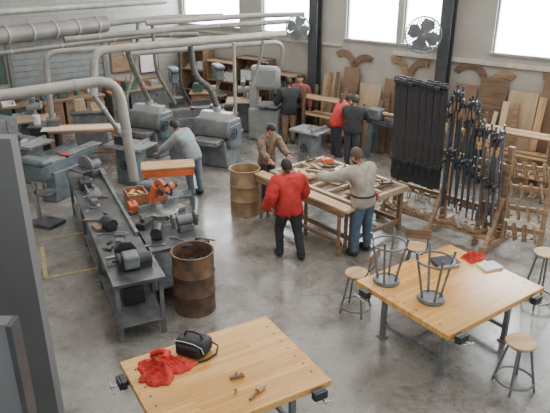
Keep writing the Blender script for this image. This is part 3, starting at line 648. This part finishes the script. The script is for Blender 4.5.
def fan(label,loc,rz,r):
    t=thing('wall_fan',label,'fan',loc,rz)
    mk('cage',m_steel,[R((0,-.10,0),r,.014,'y'),R((0,.02,0),r,.014,'y')]+[R((0,-.13,0),r*q,.007,'y') for q in (.25,.38,.5,.62,.75,.88)]+[T([(r*.12*math.cos(a),-.14,r*.12*math.sin(a)),(r*.6*math.cos(a),-.135,r*.6*math.sin(a)),(r*math.cos(a),-.10,r*math.sin(a)),(r*math.cos(a),.02,r*math.sin(a)),(r*.2*math.cos(a),.06,r*.2*math.sin(a))],.006,5) for a in [2*math.pi*i/32 for i in range(32)]],t)
    for i in range(4):
        a=i*math.pi/2+.3
        mk('fan_blade',m_steel,[PR([(.04,-.05),(r*.55,-.18*r/.4),(r*.9,-.12),(r*.9,.10),(r*.5,.14),(.04,.05)],-.05,-.044)],t).rotation_euler=(0,a,0)
    mk('motor',m_steel,[C((0,-.06,0),(0,.14,0),.08,.07),S((0,-.13,0),.05,.02,.05)],t)
    mk('bracket',m_trim,[T([(0,.12,0),(0,.26,-.03),(0,.32,-.12)],.02)],t)
fan('round grey caged fan mounted high on dark column',(*wallpt(8.50,.62),2.92),-15,.38)
fan('round grey caged fan mounted on window wall column',(*wallpt(5.02,.55),2.82),-5,.30)
# ---------------------------------------------------------------- ducts
def bend(pts,n=6,q=.3):
    out=[V(pts[0])]
    for i in range(1,len(pts)-1):
        a,b,c=V(pts[i-1]),V(pts[i]),V(pts[i+1])
        p=b+(a-b).normalized()*min(q,(a-b).length*.45); r=b+(c-b).normalized()*min(q,(c-b).length*.45)
        for j in range(n+1):
            s=j/n; out.append(p*(1-s)**2+b*2*s*(1-s)+r*s*s)
    out.append(V(pts[-1])); return out
def duct(label,pts,r,mat=m_duct,step=1.2,q=.3):
    t=thing('dust_duct',label,'duct',(0,0,0))
    mk('pipe',mat,[T(bend(pts,q=q),r,18)],t)
    cl=[]
    for a,b in zip([V(p) for p in pts],[V(p) for p in pts[1:]]):
        d=(b-a); n=max(int(d.length/step),1)
        for j in range(n):
            c=a+d*((j+.5)/n); dn=d.normalized()*.025
            cl.append(C(c-dn,c+dn,r*1.09,n=18))
    mk('clamp_band',mat if mat is m_hose else m_lgrey,cl,t)
    return t
duct('large beige dust duct dropping to machine bench',[(-6.0,6.95,2.60),(-2.62,10.05,2.60),(-2.46,9.85,.87)],.085,q=.42)
duct('long straight beige dust collection trunk overhead',[(-3.65,12.0,1.9),(-3.6,12.2,2.75),(-1.86,13.5,2.75),(.24,15.1,2.75)],.08,q=.25)
duct('second slim beige duct beside the trunk',[(-3.3,13.3,2.52),(.20,15.35,2.52),(.15,15.5,1.95)],.055)
duct('third slim duct parallel to the trunk',[(-4.2,12.3,2.95),(-1.9,14.2,2.98),(.3,15.65,2.98)],.06,m_ductb)
duct('fourth duct curving down to the wood table',[(-4.9,12.9,1.2),(-4.85,12.9,2.62),(-4.0,13.3,2.62),(-2.2,14.6,2.62),(-1.6,15.2,2.62)],.06,m_duct)
duct('wide brown duct running along the block wall',[(-6.4,12.7,2.90),(-4.3,15.8,2.90)],.19,m_ductb,.6)
duct('beige duct above the wide brown duct',[(-6.6,13.4,3.35),(-4.9,16.0,3.32),(-3.1,17.9,3.32)],.09)
duct('brown duct crossing to the room corner',[(-4.3,15.8,2.9),(-2.9,16.4,3.0),(-1.4,16.9,3.0)],.07,m_duct)
duct('high beige duct running to the windows',[(-3.0,14.5,3.05),(-.6,15.8,3.1),(.75,16.2,3.1)],.065)
duct('low slim duct under the brown duct',[(-6.2,13.0,2.55),(-4.6,14.9,2.55),(-3.4,15.9,2.6),(-2.0,16.2,2.6)],.06,m_ductb)
duct('branch duct dropping toward grey planer',[(-3.05,12.7,2.68),(-3.1,13.3,2.2),(-3.0,14.15,1.33)],.06,m_ductb)
duct('dark flexible hose dropping to grey planer',[(-1.86,13.55,2.66),(-1.80,13.5,2.0),(-1.45,13.45,1.75),(-1.32,13.45,1.33)],.065,m_hose,.12)
duct('vertical drop pipe to the blue grey table saw',[(-3.65,12.0,1.9),(-3.35,12.0,1.4),(-3.15,12.15,.9)],.05,m_ductb,.3)
duct('thin vertical pipe beside middle machines',[(-.95,14.2,2.65),(-.95,14.2,.02)],.04,m_duct)
duct('vertical beige pipe near the bandsaw',[(-.28,14.72,2.66),(-.35,14.95,2.2),(-.66,15.1,1.2)],.04,m_duct)
duct('slim vertical pipe dropping by back benches',[(-2.9,14.75,3.0),(-2.9,14.75,1.9),(-2.6,15.4,.95)],.045,m_ductb)
duct('short drop pipe over the grey cabinet bench',[(-3.5,15.95,2.9),(-3.6,15.9,2.0),(-3.9,15.5,1.0)],.05,m_ductb)
duct('slim beige drop pipe behind the planers',[(-2.25,14.55,2.62),(-2.3,14.6,1.6),(-2.2,15.4,.95)],.04,m_hose,.2)
# ---------------------------------------------------------------- assembly table
AT=math.degrees(math.atan2(-.77,.64))
e1=V((.64,-.77)); e2=V((.77,.64))
L1,L2=2.15,1.35
pn=V((1.05,8.62))+e2*.28
cc=pn-e1*L1/2+e2*L2/2
m_frame=M('pale_frame_wood',(.46,.35,.24),.5,0,.25,3,stretch=(1,8,8))
t=thing('assembly_table','large open wooden assembly table with slatted frame top','table',(cc.x,cc.y,0),AT)
mk('frame_rail',m_frame,[B(0,s*(L2/2-.04),.80,L1,.08,.10) for s in (-1,1)]+[B(s*(L1/2-.04),0,.80,.08,L2-.16,.10) for s in (-1,1)],t,bevel=.006)
mk('table_top',m_woodk,[B(0,0,.775,L1-.16,L2-.16,.025)],t)
mk('slat',m_frame,[B(-L1/2+.35+i*.36,0,.82,.05,L2-.16,.06) for i in range(5)],t,bevel=.003)
mk('centre_slat',m_frame,[B(0,.05,.86,L1-.16,.05,.02)],t,bevel=.003)
for sx in (-1,1):
    for sy in (-1,1): mk('leg',m_woodd,[B(sx*(L1/2-.10),sy*(L2/2-.07),.375,.07,.07,.75)],t,bevel=.005)
mk('stretcher',m_woodd,[B(0,s*(L2/2-.07),.18,L1-.27,.04,.07) for s in (-1,1)]+[B(s*(L1/2-.10),0,.18,.04,L2-.21,.07) for s in (-1,1)],t)
def ontab(x,y,z):
    p=Matrix.Rotation(rad(AT),4,'Z')@V((x,y,0)); return (cc.x+p.x,cc.y+p.y,z)
pb=ontab(.02,-L2/2-.20,0)
t=thing('plank_bench','long narrow wooden plank bench beside the table','bench',pb,AT)
mk('plank_top',m_wood,[B(0,0,.83,2.35,.22,.04)],t,bevel=.004)
mk('side_panel',m_woodd,[B(0,-.095,.76,2.2,.02,.10)],t)
for x_ in (-1.0,.05,1.0):
    for s in (-1,1): mk('leg',m_woodd,[B(x_,s*.08,.405,.055,.04,.81)],t,bevel=.003)
mk('stretcher',m_woodd,[B(0,0,.2,2.0,.035,.06)],t)
for i in range(26):
    q=rnd.choice([m_woodr,m_wood,m_ply,m_woodd,m_white,m_frame,m_woodk])
    nmq={m_woodr:'reddish',m_wood:'tan',m_ply:'plywood',m_woodd:'brown',m_white:'white painted',m_frame:'pale',m_woodk:'dark'}[q]
    mk('wood_offcut',q,[B(0,0,.015,rnd.uniform(.12,.42),rnd.uniform(.04,.1),.03)],bevel=.003,loc=ontab(rnd.uniform(-.85,.85),rnd.uniform(-.45,.45),.872),rz=rnd.uniform(0,180),label='%s loose wooden offcut on the assembly table'%nmq,cat='wood piece',group='offcuts on the assembly table')
for i in range(8):
    p=ontab(-.88+i*.25,rnd.uniform(-.4,.45),.905)
    h_=thing('hand_plane','metal hand plane resting on the table','hand plane',p,rnd.uniform(0,180),group='hand planes on the assembly table')
    mk('sole',m_blk2,[B(0,0,.015,.25,.06,.03)],h_,bevel=.005); mk('tote',m_woodr,[B(-.08,0,.065,.03,.025,.08,ry=-15)],h_,bevel=.008); mk('front_knob',m_woodr,[S((.08,0,.05),.02)],h_)
p=ontab(-.6,.35,.89); toolbox('orange toolbox on the assembly table',p,20,m_orange,.22,.12,.09)
# ---------------------------------------------------------------- clamp rack
RA=math.degrees(math.atan2(-1.37,1.4))
rc=V((2.98,9.85))
r=thing('clamp_rack','wooden clamp rack on wide base feet','rack',(rc.x,rc.y,0),RA)
mk('base_foot',m_rackw,[B(x,-.05,.06,.10,.95,.11) for x in (-1.0,0,1.05)],r,bevel=.006)
mk('post',m_woodd,[B(x,.05,1.1,.09,.09,2.0) for x in (-1.0,0)]+[B(1.05,.05,.9,.09,.09,1.6)],r,bevel=.005)
mk('brace',m_rackw,[B(x,-.22,.42,.07,.06,.95,rx=-30) for x in (-1.0,0,1.05)],r)
mk('cross_rail',m_rackw,[B(.02,.02,.55,2.2,.06,.14),B(.02,.02,1.35,2.2,.05,.12),B(-.5,.02,2.05,1.1,.05,.12),B(.02,-.3,.2,2.2,.13,.04)],r,bevel=.004)
def onr(x,y,z):
    p=Matrix.Rotation(rad(RA),4,'Z')@V((x,y,0)); return (rc.x+p.x,rc.y+p.y,z)
def barclamp(h,bar,head,wbar):
    t=thing('bar_clamp','long dark steel bar clamp hung on the rack','clamp',(0,0,0),group='bar clamps on the wooden rack')
    mk('bar',bar,[B(0,0,h/2,wbar,.018,h)],t)
    mk('fixed_head',head,[B(0,-.03,h-.05,wbar,.06,.06)],t,bevel=.008)
    mk('sliding_jaw',head,[B(0,-.03,h*.22,wbar,.07,.07)],t,bevel=.008)
    mk('screw',m_blk2,[C((0,-.065,h*.22-.1),(0,-.065,h*.22+.05),.009)],t); mk('handle',m_black,[C((0,-.065,h*.22-.2),(0,-.065,h*.22-.1),.018)],t)
    return t
s1=barclamp(1.84,m_black,m_black,.118)
s1.location=onr(-1.00,-.11,.76); s1.rotation_euler=(rad(2.5),0,rad(RA))
for i in range(1,24):
    if i==12: continue
    dup(s1,onr(-1.00+i*.0415,-.11-.05*(i%3),.72+.04*((i*5)%4)/3),rot=Euler((rad(2.5),rad(rnd.uniform(-.3,.3)),rad(RA))))
def pipeclamp(h,mat,hm_):
    t=thing('pipe_clamp','long pipe clamp with iron jaws on the rack','clamp',(0,0,0),group='pipe clamps on the wooden rack')
    mk('pipe',mat,[C((0,0,0),(0,0,h),.017,n=10)],t)
    mk('clamp_head',m_blk2,[B(0,-.05,h-.12,.05,.13,.07),C((0,-.085,h-.05),(0,-.085,h-.24),.01)],t,bevel=.008)
    mk('sliding_jaw',m_blk2,[B(0,-.05,h*.45,.05,.13,.06)],t,bevel=.008)
    mk('handle',hm_,[C((0,-.085,h-.36),(0,-.085,h-.24),.017)],t)
    return t
m_pipe=M('blue_black_pipe',(.075,.09,.11),.4,.4,.3,8)
m_pipeg=M('grey_pipe',(.17,.185,.20),.35,.5,.3,8)
s2=pipeclamp(1.95,m_pipe,m_woodd); s2.location=onr(.06,-.12,.45); s2.rotation_euler=(rad(3),0,rad(RA))
s3=pipeclamp(1.65,m_pipeg,m_wood); s3.location=onr(.09,-.24,.60); s3.rotation_euler=(rad(3),rad(1),rad(RA))
for i in range(1,28):
    z=.54-.010*i+.20*rnd.random()
    dup(s2 if (i%3 and i<17) else s3,onr(.06+i*.0375,-.11-.075*(i%3),z),rot=Euler((rad(3),rad(rnd.uniform(-3,3)),rad(RA+rnd.uniform(-25,25)))))
def handscrew():
    t=thing('handscrew_clamp','wooden handscrew clamp hung on the rack','clamp',(0,0,0),group='handscrew clamps on the rack')
    mk('handscrew_jaw',m_rackw,[PR([(-.04,-.15),(-.01,-.15),(-.01,.15),(-.04,.11)],-.02,.02),PR([(.04,-.15),(.01,-.15),(.01,.15),(.04,.11)],-.02,.02)],t,bevel=.003)
    mk('handscrew_screw',m_chrome,[C((-.12,0,-.03),(.07,0,-.03),.006),C((-.07,0,-.11),(.12,0,-.11),.006)],t); mk('handscrew_handle',m_woodd,[C((-.17,0,-.03),(-.11,0,-.03),.013),C((.11,0,-.11),(.17,0,-.11),.013)],t)
    return t
r2c=V((3.97,9.22)); R2=-25
r2=thing('angled_clamp_frame','angled wooden ladder frame holding handscrew clamps','rack',(r2c.x,r2c.y,0),R2)
tl_=14
mk('base_foot',m_rackw,[B(x,.05,.05,.09,.85,.10) for x in (-.5,.5)],r2,bevel=.005)
mk('upright',m_rackw,[B(x,-.08,.78,.08,.07,1.5,rx=-tl_) for x in (-.5,.5)]+[B(x,.27,.70,.07,.05,1.42,rx=tl_) for x in (-.5,.5)],r2,bevel=.004)
mk('shelf_rail',m_rackw,[B(0,-.12+(z-.78)*.25,z,1.08,.04,.08) for z in (.35,.68,1.01,1.34)],r2,bevel=.004)
h0=handscrew(); n=0
def onr2(x,y,z):
    p=Matrix.Rotation(rad(R2),4,'Z')@V((x,y,0)); return (r2c.x+p.x,r2c.y+p.y,z)
for zi,z in enumerate((.35,.68,1.01,1.34)):
    for i in range(6):
        p=onr2(-.38+i*.155,-.17+(z-.78)*.25,z-.03); rt=Euler((rad(-tl_),rad(rnd.uniform(-14,14)),rad(R2+70+rnd.uniform(-30,30))))
        if n==0: h0.location=p; h0.rotation_euler=rt
        else: dup(h0,p,rot=rt)
        n+=1
for i in range(10): dup(h0,onr(-.95+i*.2,-.30+.05*(i%2),.27),rot=Euler((rad(90),0,rad(RA+rnd.uniform(-60,60)))))
def cclamp(loc,rot):
    t=thing('c_clamp','small grey iron C clamp on the rack rail','clamp',loc,rot=rot,group='C clamps on the low rail')
    mk('frame',m_castl,[T([(.05,0,.09),(-.03,0,.09),(-.06,0,.05),(-.06,0,-.05),(-.03,0,-.09),(.05,0,-.09)],.013)],t); mk('screw',m_chrome,[C((.04,0,-.14),(.04,0,.03),.008),C((.0,0,-.14),(.08,0,-.14),.004)],t)
for i in range(12): cclamp(onr(-.95+i*.165,-.14,.50),Euler((0,rad(rnd.uniform(-20,20)),rad(RA+rnd.uniform(20,160)))))
# ---------------------------------------------------------------- people
def person(label,loc,rz,h=1.75,lean=0,armL=((-.25,.1,-1),(-.1,.4,-1)),armR=((.25,.1,-1),(.1,.4,-1)),legL=((-.03,0,-1),(0,0,-1)),legR=((.03,0,-1),(0,0,-1)),shirt=None,pants=None,shoes=m_black,skin=m_skin,hair=m_hair,headp=10,heady=0,bulk=1.0,loose=.024,hood=None,belt=None):
    s=h/1.75; root=thing('person',label,'person',loc,rz)
    tv=V((0,math.sin(rad(lean)),math.cos(rad(lean))))
    def N(v): return V(v).normalized()
    P0=V((0,0,0)); pts=[];rs=[];ed=[];seg={}
    def add(p,r,par=None,tag=None):
        pts.append(V(p)*1); rs.append(r*s)
        if par is not None: ed.append((par,len(pts)-1)); seg[(par,len(pts)-1)]=tag
        return len(pts)-1
    pel=add(P0,.125*bulk)
    wa=add(tv*.17*s,.118*bulk,pel,'hip'); ch=add(tv*.36*s,.130*bulk,wa,'shirt'); nb=add(tv*.48*s,.062,ch,'shirt'); nk=add(tv*.56*s+V((0,.01,0)),.052,nb,'neck')
    hands=[]
    for sg,(ua,fa) in ((-1,armL),(1,armR)):
        sh=V((sg*.185*s*(.6+.4*bulk),0,0))+tv*.43*s
        el=sh+N(ua)*.29*s; wr=el+N(fa)*.25*s
        i=add(sh,.066*bulk,ch,'shirt'); j=add(el,.047*bulk,i,'shirt'); k=add(wr,.032,j,'shirt')
        add(wr+N(fa)*.075*s,.034,k,'hand'); hands.append((wr,wr+N(fa)*.085*s,N(fa),sg))
    zmin=0
    for sg,(th_,shn) in ((-1,legL),(1,legR)):
        hp=V((sg*.09*s,0,-.05*s)); kn=hp+N(th_)*.42*s; an=kn+N(shn)*.40*s
        i=add(hp,.098*bulk,pel,'pants'); j=add(kn,.064,i,'pants'); k=add(an,.046,j,'pants')
        add(an+V((0,-.02,-.035))*s,.043,k,'shoe'); m_=len(pts)-1; add(an+V((sg*.02,.17,-.045))*s,.037,m_,'shoe')
        zmin=min(zmin,an.z-.082*s)
    off=V((0,0,-zmin+.004)); pts=[p+off for p in pts]
    me=bpy.data.meshes.new('tmp'); me.from_pydata([tuple(p) for p in pts],ed,[])
    ob=bpy.data.objects.new('tmp',me); COL.objects.link(ob)
    sk=ob.modifiers.new('s','SKIN'); sk.use_smooth_shade=True
    for i,d in enumerate(me.skin_vertices[0].data): d.radius=(rs[i],rs[i]); d.use_root=(i==0)
    ss=ob.modifiers.new('u','SUBSURF'); ss.levels=2; ss.render_levels=2
    dg=bpy.context.evaluated_depsgraph_get(); dg.update()
    ev=bpy.data.meshes.new_from_object(ob.evaluated_get(dg)); bpy.data.objects.remove(ob)
    segs=[(pts[a],pts[b],rs[a],rs[b],tg) for (a,b),tg in seg.items()]
    def cls(c):
        best=None;bd=9;bu=0
        for a,b,ra,rb,tg in segs:
            d=b-a; u=max(0,min(1,(c-a).dot(d)/d.length_squared)); q=(c-(a+d*u)).length-(ra+(rb-ra)*u)
            if q<bd: bd=q;best=tg;bu=u
        if best=='hip': return 'both'
        if best=='neck' and bu<.35: return 'shirt'
        if best=='pants' and (c-off).z>-.13*s and abs(c.y)<.3 : return 'both'
        return best
    tags=[cls(p.center) for p in ev.polygons]
    def garment(name,mat,want,offd,wr=.006,split=False):
        bm=bmesh.new(); bm.from_mesh(ev); bm.faces.ensure_lookup_table(); bm.normal_update()
        nr=[v.normal.copy() for v in bm.verts]
        for v,n_ in zip(bm.verts,nr):
            c=v.co; v.co=c+n_*(offd+wr*math.sin(c.z*70+c.x*40)*math.cos(c.x*55+c.y*60))
        kill=[f for f,tg in zip(bm.faces,tags) if tg not in want or (split and (f.calc_center_median().x*split<0))]
        bmesh.ops.delete(bm,geom=kill,context='FACES')
        m2=bpy.data.meshes.new(name); bm.to_mesh(m2); bm.free(); m2.materials.clear(); m2.materials.append(mat)
        m2.polygons.foreach_set('use_smooth',[True]*len(m2.polygons)); m2.polygons.foreach_set('material_index',[0]*len(m2.polygons))
        o=bpy.data.objects.new(name,m2); COL.objects.link(o); o.parent=root
        md=o.modifiers.new('s','SOLIDIFY'); md.thickness=.006; md.offset=1
        return o
    garment('trousers',pants,('pants','both'),.014)
    garment('shirt',shirt,('shirt','both'),loose,.010 if loose>.03 else .006)
    garment('shoe',shoes,('shoe',),.012,0,split=-1); garment('shoe',shoes,('shoe',),.012,0,split=1)
    bm=bmesh.new(); bm.from_mesh(ev)
    hb=bmesh.new(); bmesh.ops.create_icosphere(hb,subdivisions=4,radius=1)
    for v in hb.verts:
        x,y,z=v.co
        jaw=1-.22*max(0,-z)**1.3
        X=x*.076*jaw; Y=y*.098*(1-.08*max(0,-z)); Z=z*.122
        if y>0:
            Y+=.028*math.exp(-((x/.16)**2+((z+.12)/.22)**2)); Y-=.012*math.exp(-(((abs(x)-.38)/.2)**2+((z-.08)/.14)**2)); Y+=.010*math.exp(-((x/.3)**2+((z+.48)/.09)**2)); Y+=.012*math.exp(-((x/.3)**2+((z+.85)/.2)**2))
        v.co=(X,Y,Z)
    hm=Matrix.Translation(off+tv*.56*s+ (Euler((rad(-lean-headp),0,rad(heady))).to_matrix()@V((0,.015,.105))*s))@Euler((rad(-headp-lean*.4),0,rad(heady))).to_matrix().to_4x4()@Matrix.Scale(s,4)
    hb.transform(hm); tmp=bpy.data.meshes.new('t'); hb.to_mesh(tmp); hb.free(); bm.from_mesh(tmp)
    def raw(fn):
        b2=bmesh.new(); fn(b2); b2.transform(hm); tm=bpy.data.meshes.new('t'); b2.to_mesh(tm); b2.free(); bm.from_mesh(tm)
    for sx in (-1,1): raw(S((sx*.08,-.005,-.01),.012,.022,.034,10))
    for (wr,pm,d,sg) in hands:
        wr=wr+off; pm=pm+off
        side=d.cross(V((0,0,1))); side=side.normalized() if side.length>.1 else V((0,1,0))
        if abs(d.z)>.7: side=V((0,1,0))-d*d.y; side.normalize()
        nr=side.cross(d)*(-sg)
        for q,(fo,fl) in enumerate(((-.03,.065),(-.011,.078),(.010,.073),(.028,.055))):
            b0=pm-d*.015*s+side*fo*s; b1=b0+d*(.02+fl*.5)*s; b2=b1+(d*.8+nr*.6)*fl*.38*s; b3=b2+(d*.4+nr*.9)*fl*.3*s
            T([b0,b1,b2,b3],.0095*s,6,r1=.0065*s)(bm)
        b0=wr+d*.03*s+side*.02*s; T([b0,b0+(side*.8+d*.6)*.045*s,b0+(side*.9+d*1.4+nr*.3)*.06*s],.011*s,6,r1=.008*s)(bm)
    bmesh.ops.recalc_face_normals(bm,faces=bm.faces)
    m3=bpy.data.meshes.new('body'); bm.to_mesh(m3); bm.free(); m3.materials.clear(); m3.materials.append(skin)
    m3.polygons.foreach_set('use_smooth',[True]*len(m3.polygons)); m3.polygons.foreach_set('material_index',[0]*len(m3.polygons))
    bo=bpy.data.objects.new('body',m3); COL.objects.link(bo); bo.parent=root
    def hp(name,mat,prims):
        o=mk(name,mat,prims,root); o.data.transform(hm); return o
    for sx in (-1,1): hp('eye',m_white,[S((sx*.029,.082,.012),.011,.008,.007,8)]); hp('pupil',m_black,[S((sx*.029,.089,.012),.0045,.003,.0045,8)])
    hb=bmesh.new(); bmesh.ops.create_icosphere(hb,subdivisions=4,radius=1)
    for v in hb.verts:
        x,y,z=v.co; v.co=(x*.083,y*.105-.004,z*.130+.002)
    bmesh.ops.delete(hb,geom=[f for f in hb.faces if (lambda c:(c.y>.03 and c.z<.055) or (c.z<-.06) or (c.y>-.02 and c.z<.0))(f.calc_center_median())],context='FACES')
    hb.transform(hm); hme=bpy.data.meshes.new('hair'); hb.to_mesh(hme); hb.free(); hme.materials.append(hair); hme.polygons.foreach_set('use_smooth',[True]*len(hme.polygons))
    ho=bpy.data.objects.new('hair',hme); COL.objects.link(ho); ho.parent=root; md=ho.modifiers.new('s','SOLIDIFY'); md.thickness=.008*s; md.offset=1
    if hood:
        c=off+tv*.49*s+V((0,-.06*s,0)); mk('hood',hood,[S(tuple(c),.12*s,.07*s,.055*s),R(tuple(c+V((0,.05*s,.01))),.085*s,.028*s)],root)
    if belt:
        c=off+tv*.06*s; o=mk('belt',belt,[R((0,0,0),.15*bulk*s,.016*s)],root); o.location=c; o.scale=(1.12,.98,1)
    return root
def cm(name,c,var=.2): return M(name,c,.85,0,var,9,bump=.15)
m_jean=cm('blue_denim',(.09,.135,.195)); m_jeanl=cm('light_denim',(.15,.18,.23)); m_tan=cm('tan_shirt',(.39,.35,.28)); m_red=cm('red_hoodie',(.54,.04,.035)); m_blkc=cm('black_cloth',(.032,.034,.040)); m_bsh=cm('pale_grey_blue_shirt',(.26,.30,.325)); m_navy=cm('navy_cloth',(.045,.05,.065))
m_camo=M('camouflage_cloth',(.22,.145,.095),.85,0,.3,14,col2=(.065,.065,.05)); m_khk=cm('brown_trousers',(.20,.135,.09)); m_hairg=M('brown_hair',(.10,.068,.045),.7)
pB=person('standing man in tan shirt and blue jeans reaching over table',(1.40,8.78,0),38,1.80,12,armL=((-.80,.55,-.22),(-.85,.6,.02)),armR=((.35,.25,-1),(-.2,.9,-.45)),legL=((-.12,.02,-1),(-.02,-.05,-1)),legR=((.10,.05,-1),(.04,-.03,-1)),shirt=m_tan,pants=m_jean,hair=m_hairg,headp=26,bulk=1.15,loose=.03,belt=m_blkc)
mk('red_tag',m_redp,[B(.20,-.10,.98,.05,.03,.13)],pB,bevel=.008)
person('walking person in red hoodie and black trousers',(.22,8.70,0),20,1.66,7,armL=((-.42,-.25,-.85),(-.1,.55,-.75)),armR=((.38,.1,-.9),(-.1,.7,-.5)),legL=((-.10,.30,-1),(-.03,-.22,-1)),legR=((.10,-.18,-1),(.03,-.42,-1)),shirt=m_red,pants=m_blkc,skin=m_skind,headp=20,bulk=1.2,loose=.045,hood=m_red)
person('person in pale blue shirt bending toward the machine',(-1.62,11.35,0),62,1.68,36,armL=((-.15,.8,-.8),(0,.8,-.6)),armR=((.2,.7,-.8),(.05,.8,-.5)),legL=((-.08,.1,-1),(0,-.16,-1)),legR=((.08,-.05,-1),(0,-.12,-1)),shirt=m_bsh,pants=m_jeanl,headp=18,bulk=1.05,loose=.03)
person('person in camouflage jacket working at the assembly table',(-.16,11.05,0),-150,1.66,12,armL=((-.2,.6,-.8),(.1,1,-.2)),armR=((.2,.6,-.8),(-.1,1,-.3)),shirt=m_camo,pants=m_navy,headp=25,skin=m_skin)
person('person in black coat and brown trousers standing',(.36,14.95,0),15,1.72,3,armL=((-.35,.3,-.9),(.2,.9,-.2)),armR=((.35,.3,-.9),(-.2,.9,-.2)),shirt=m_blkc,pants=m_khk,headp=15,bulk=1.15,loose=.04)
person('person in grey and red jacket behind the bandsaw',(.66,15.55,0),170,1.72,3,shirt=cm('dull_red_jacket',(.26,.07,.06)),pants=m_navy)
person('person in bright red jacket bending over lathe',(1.45,13.95,0),-70,1.60,28,armL=((-.1,.8,-.6),(0,1,-.2)),armR=((.1,.8,-.6),(0,1,-.2)),shirt=cm('bright_red_jacket',(.58,.05,.045)),pants=m_navy,headp=20,bulk=1.1,loose=.035)
person('person in black jacket and dark trousers at the lathe',(1.76,13.25,0),-20,1.64,14,armL=((-.15,.7,-.7),(0,1,-.2)),armR=((.15,.7,-.7),(0,1,-.2)),shirt=m_blkc,pants=m_navy,headp=20,bulk=1.15,loose=.035)
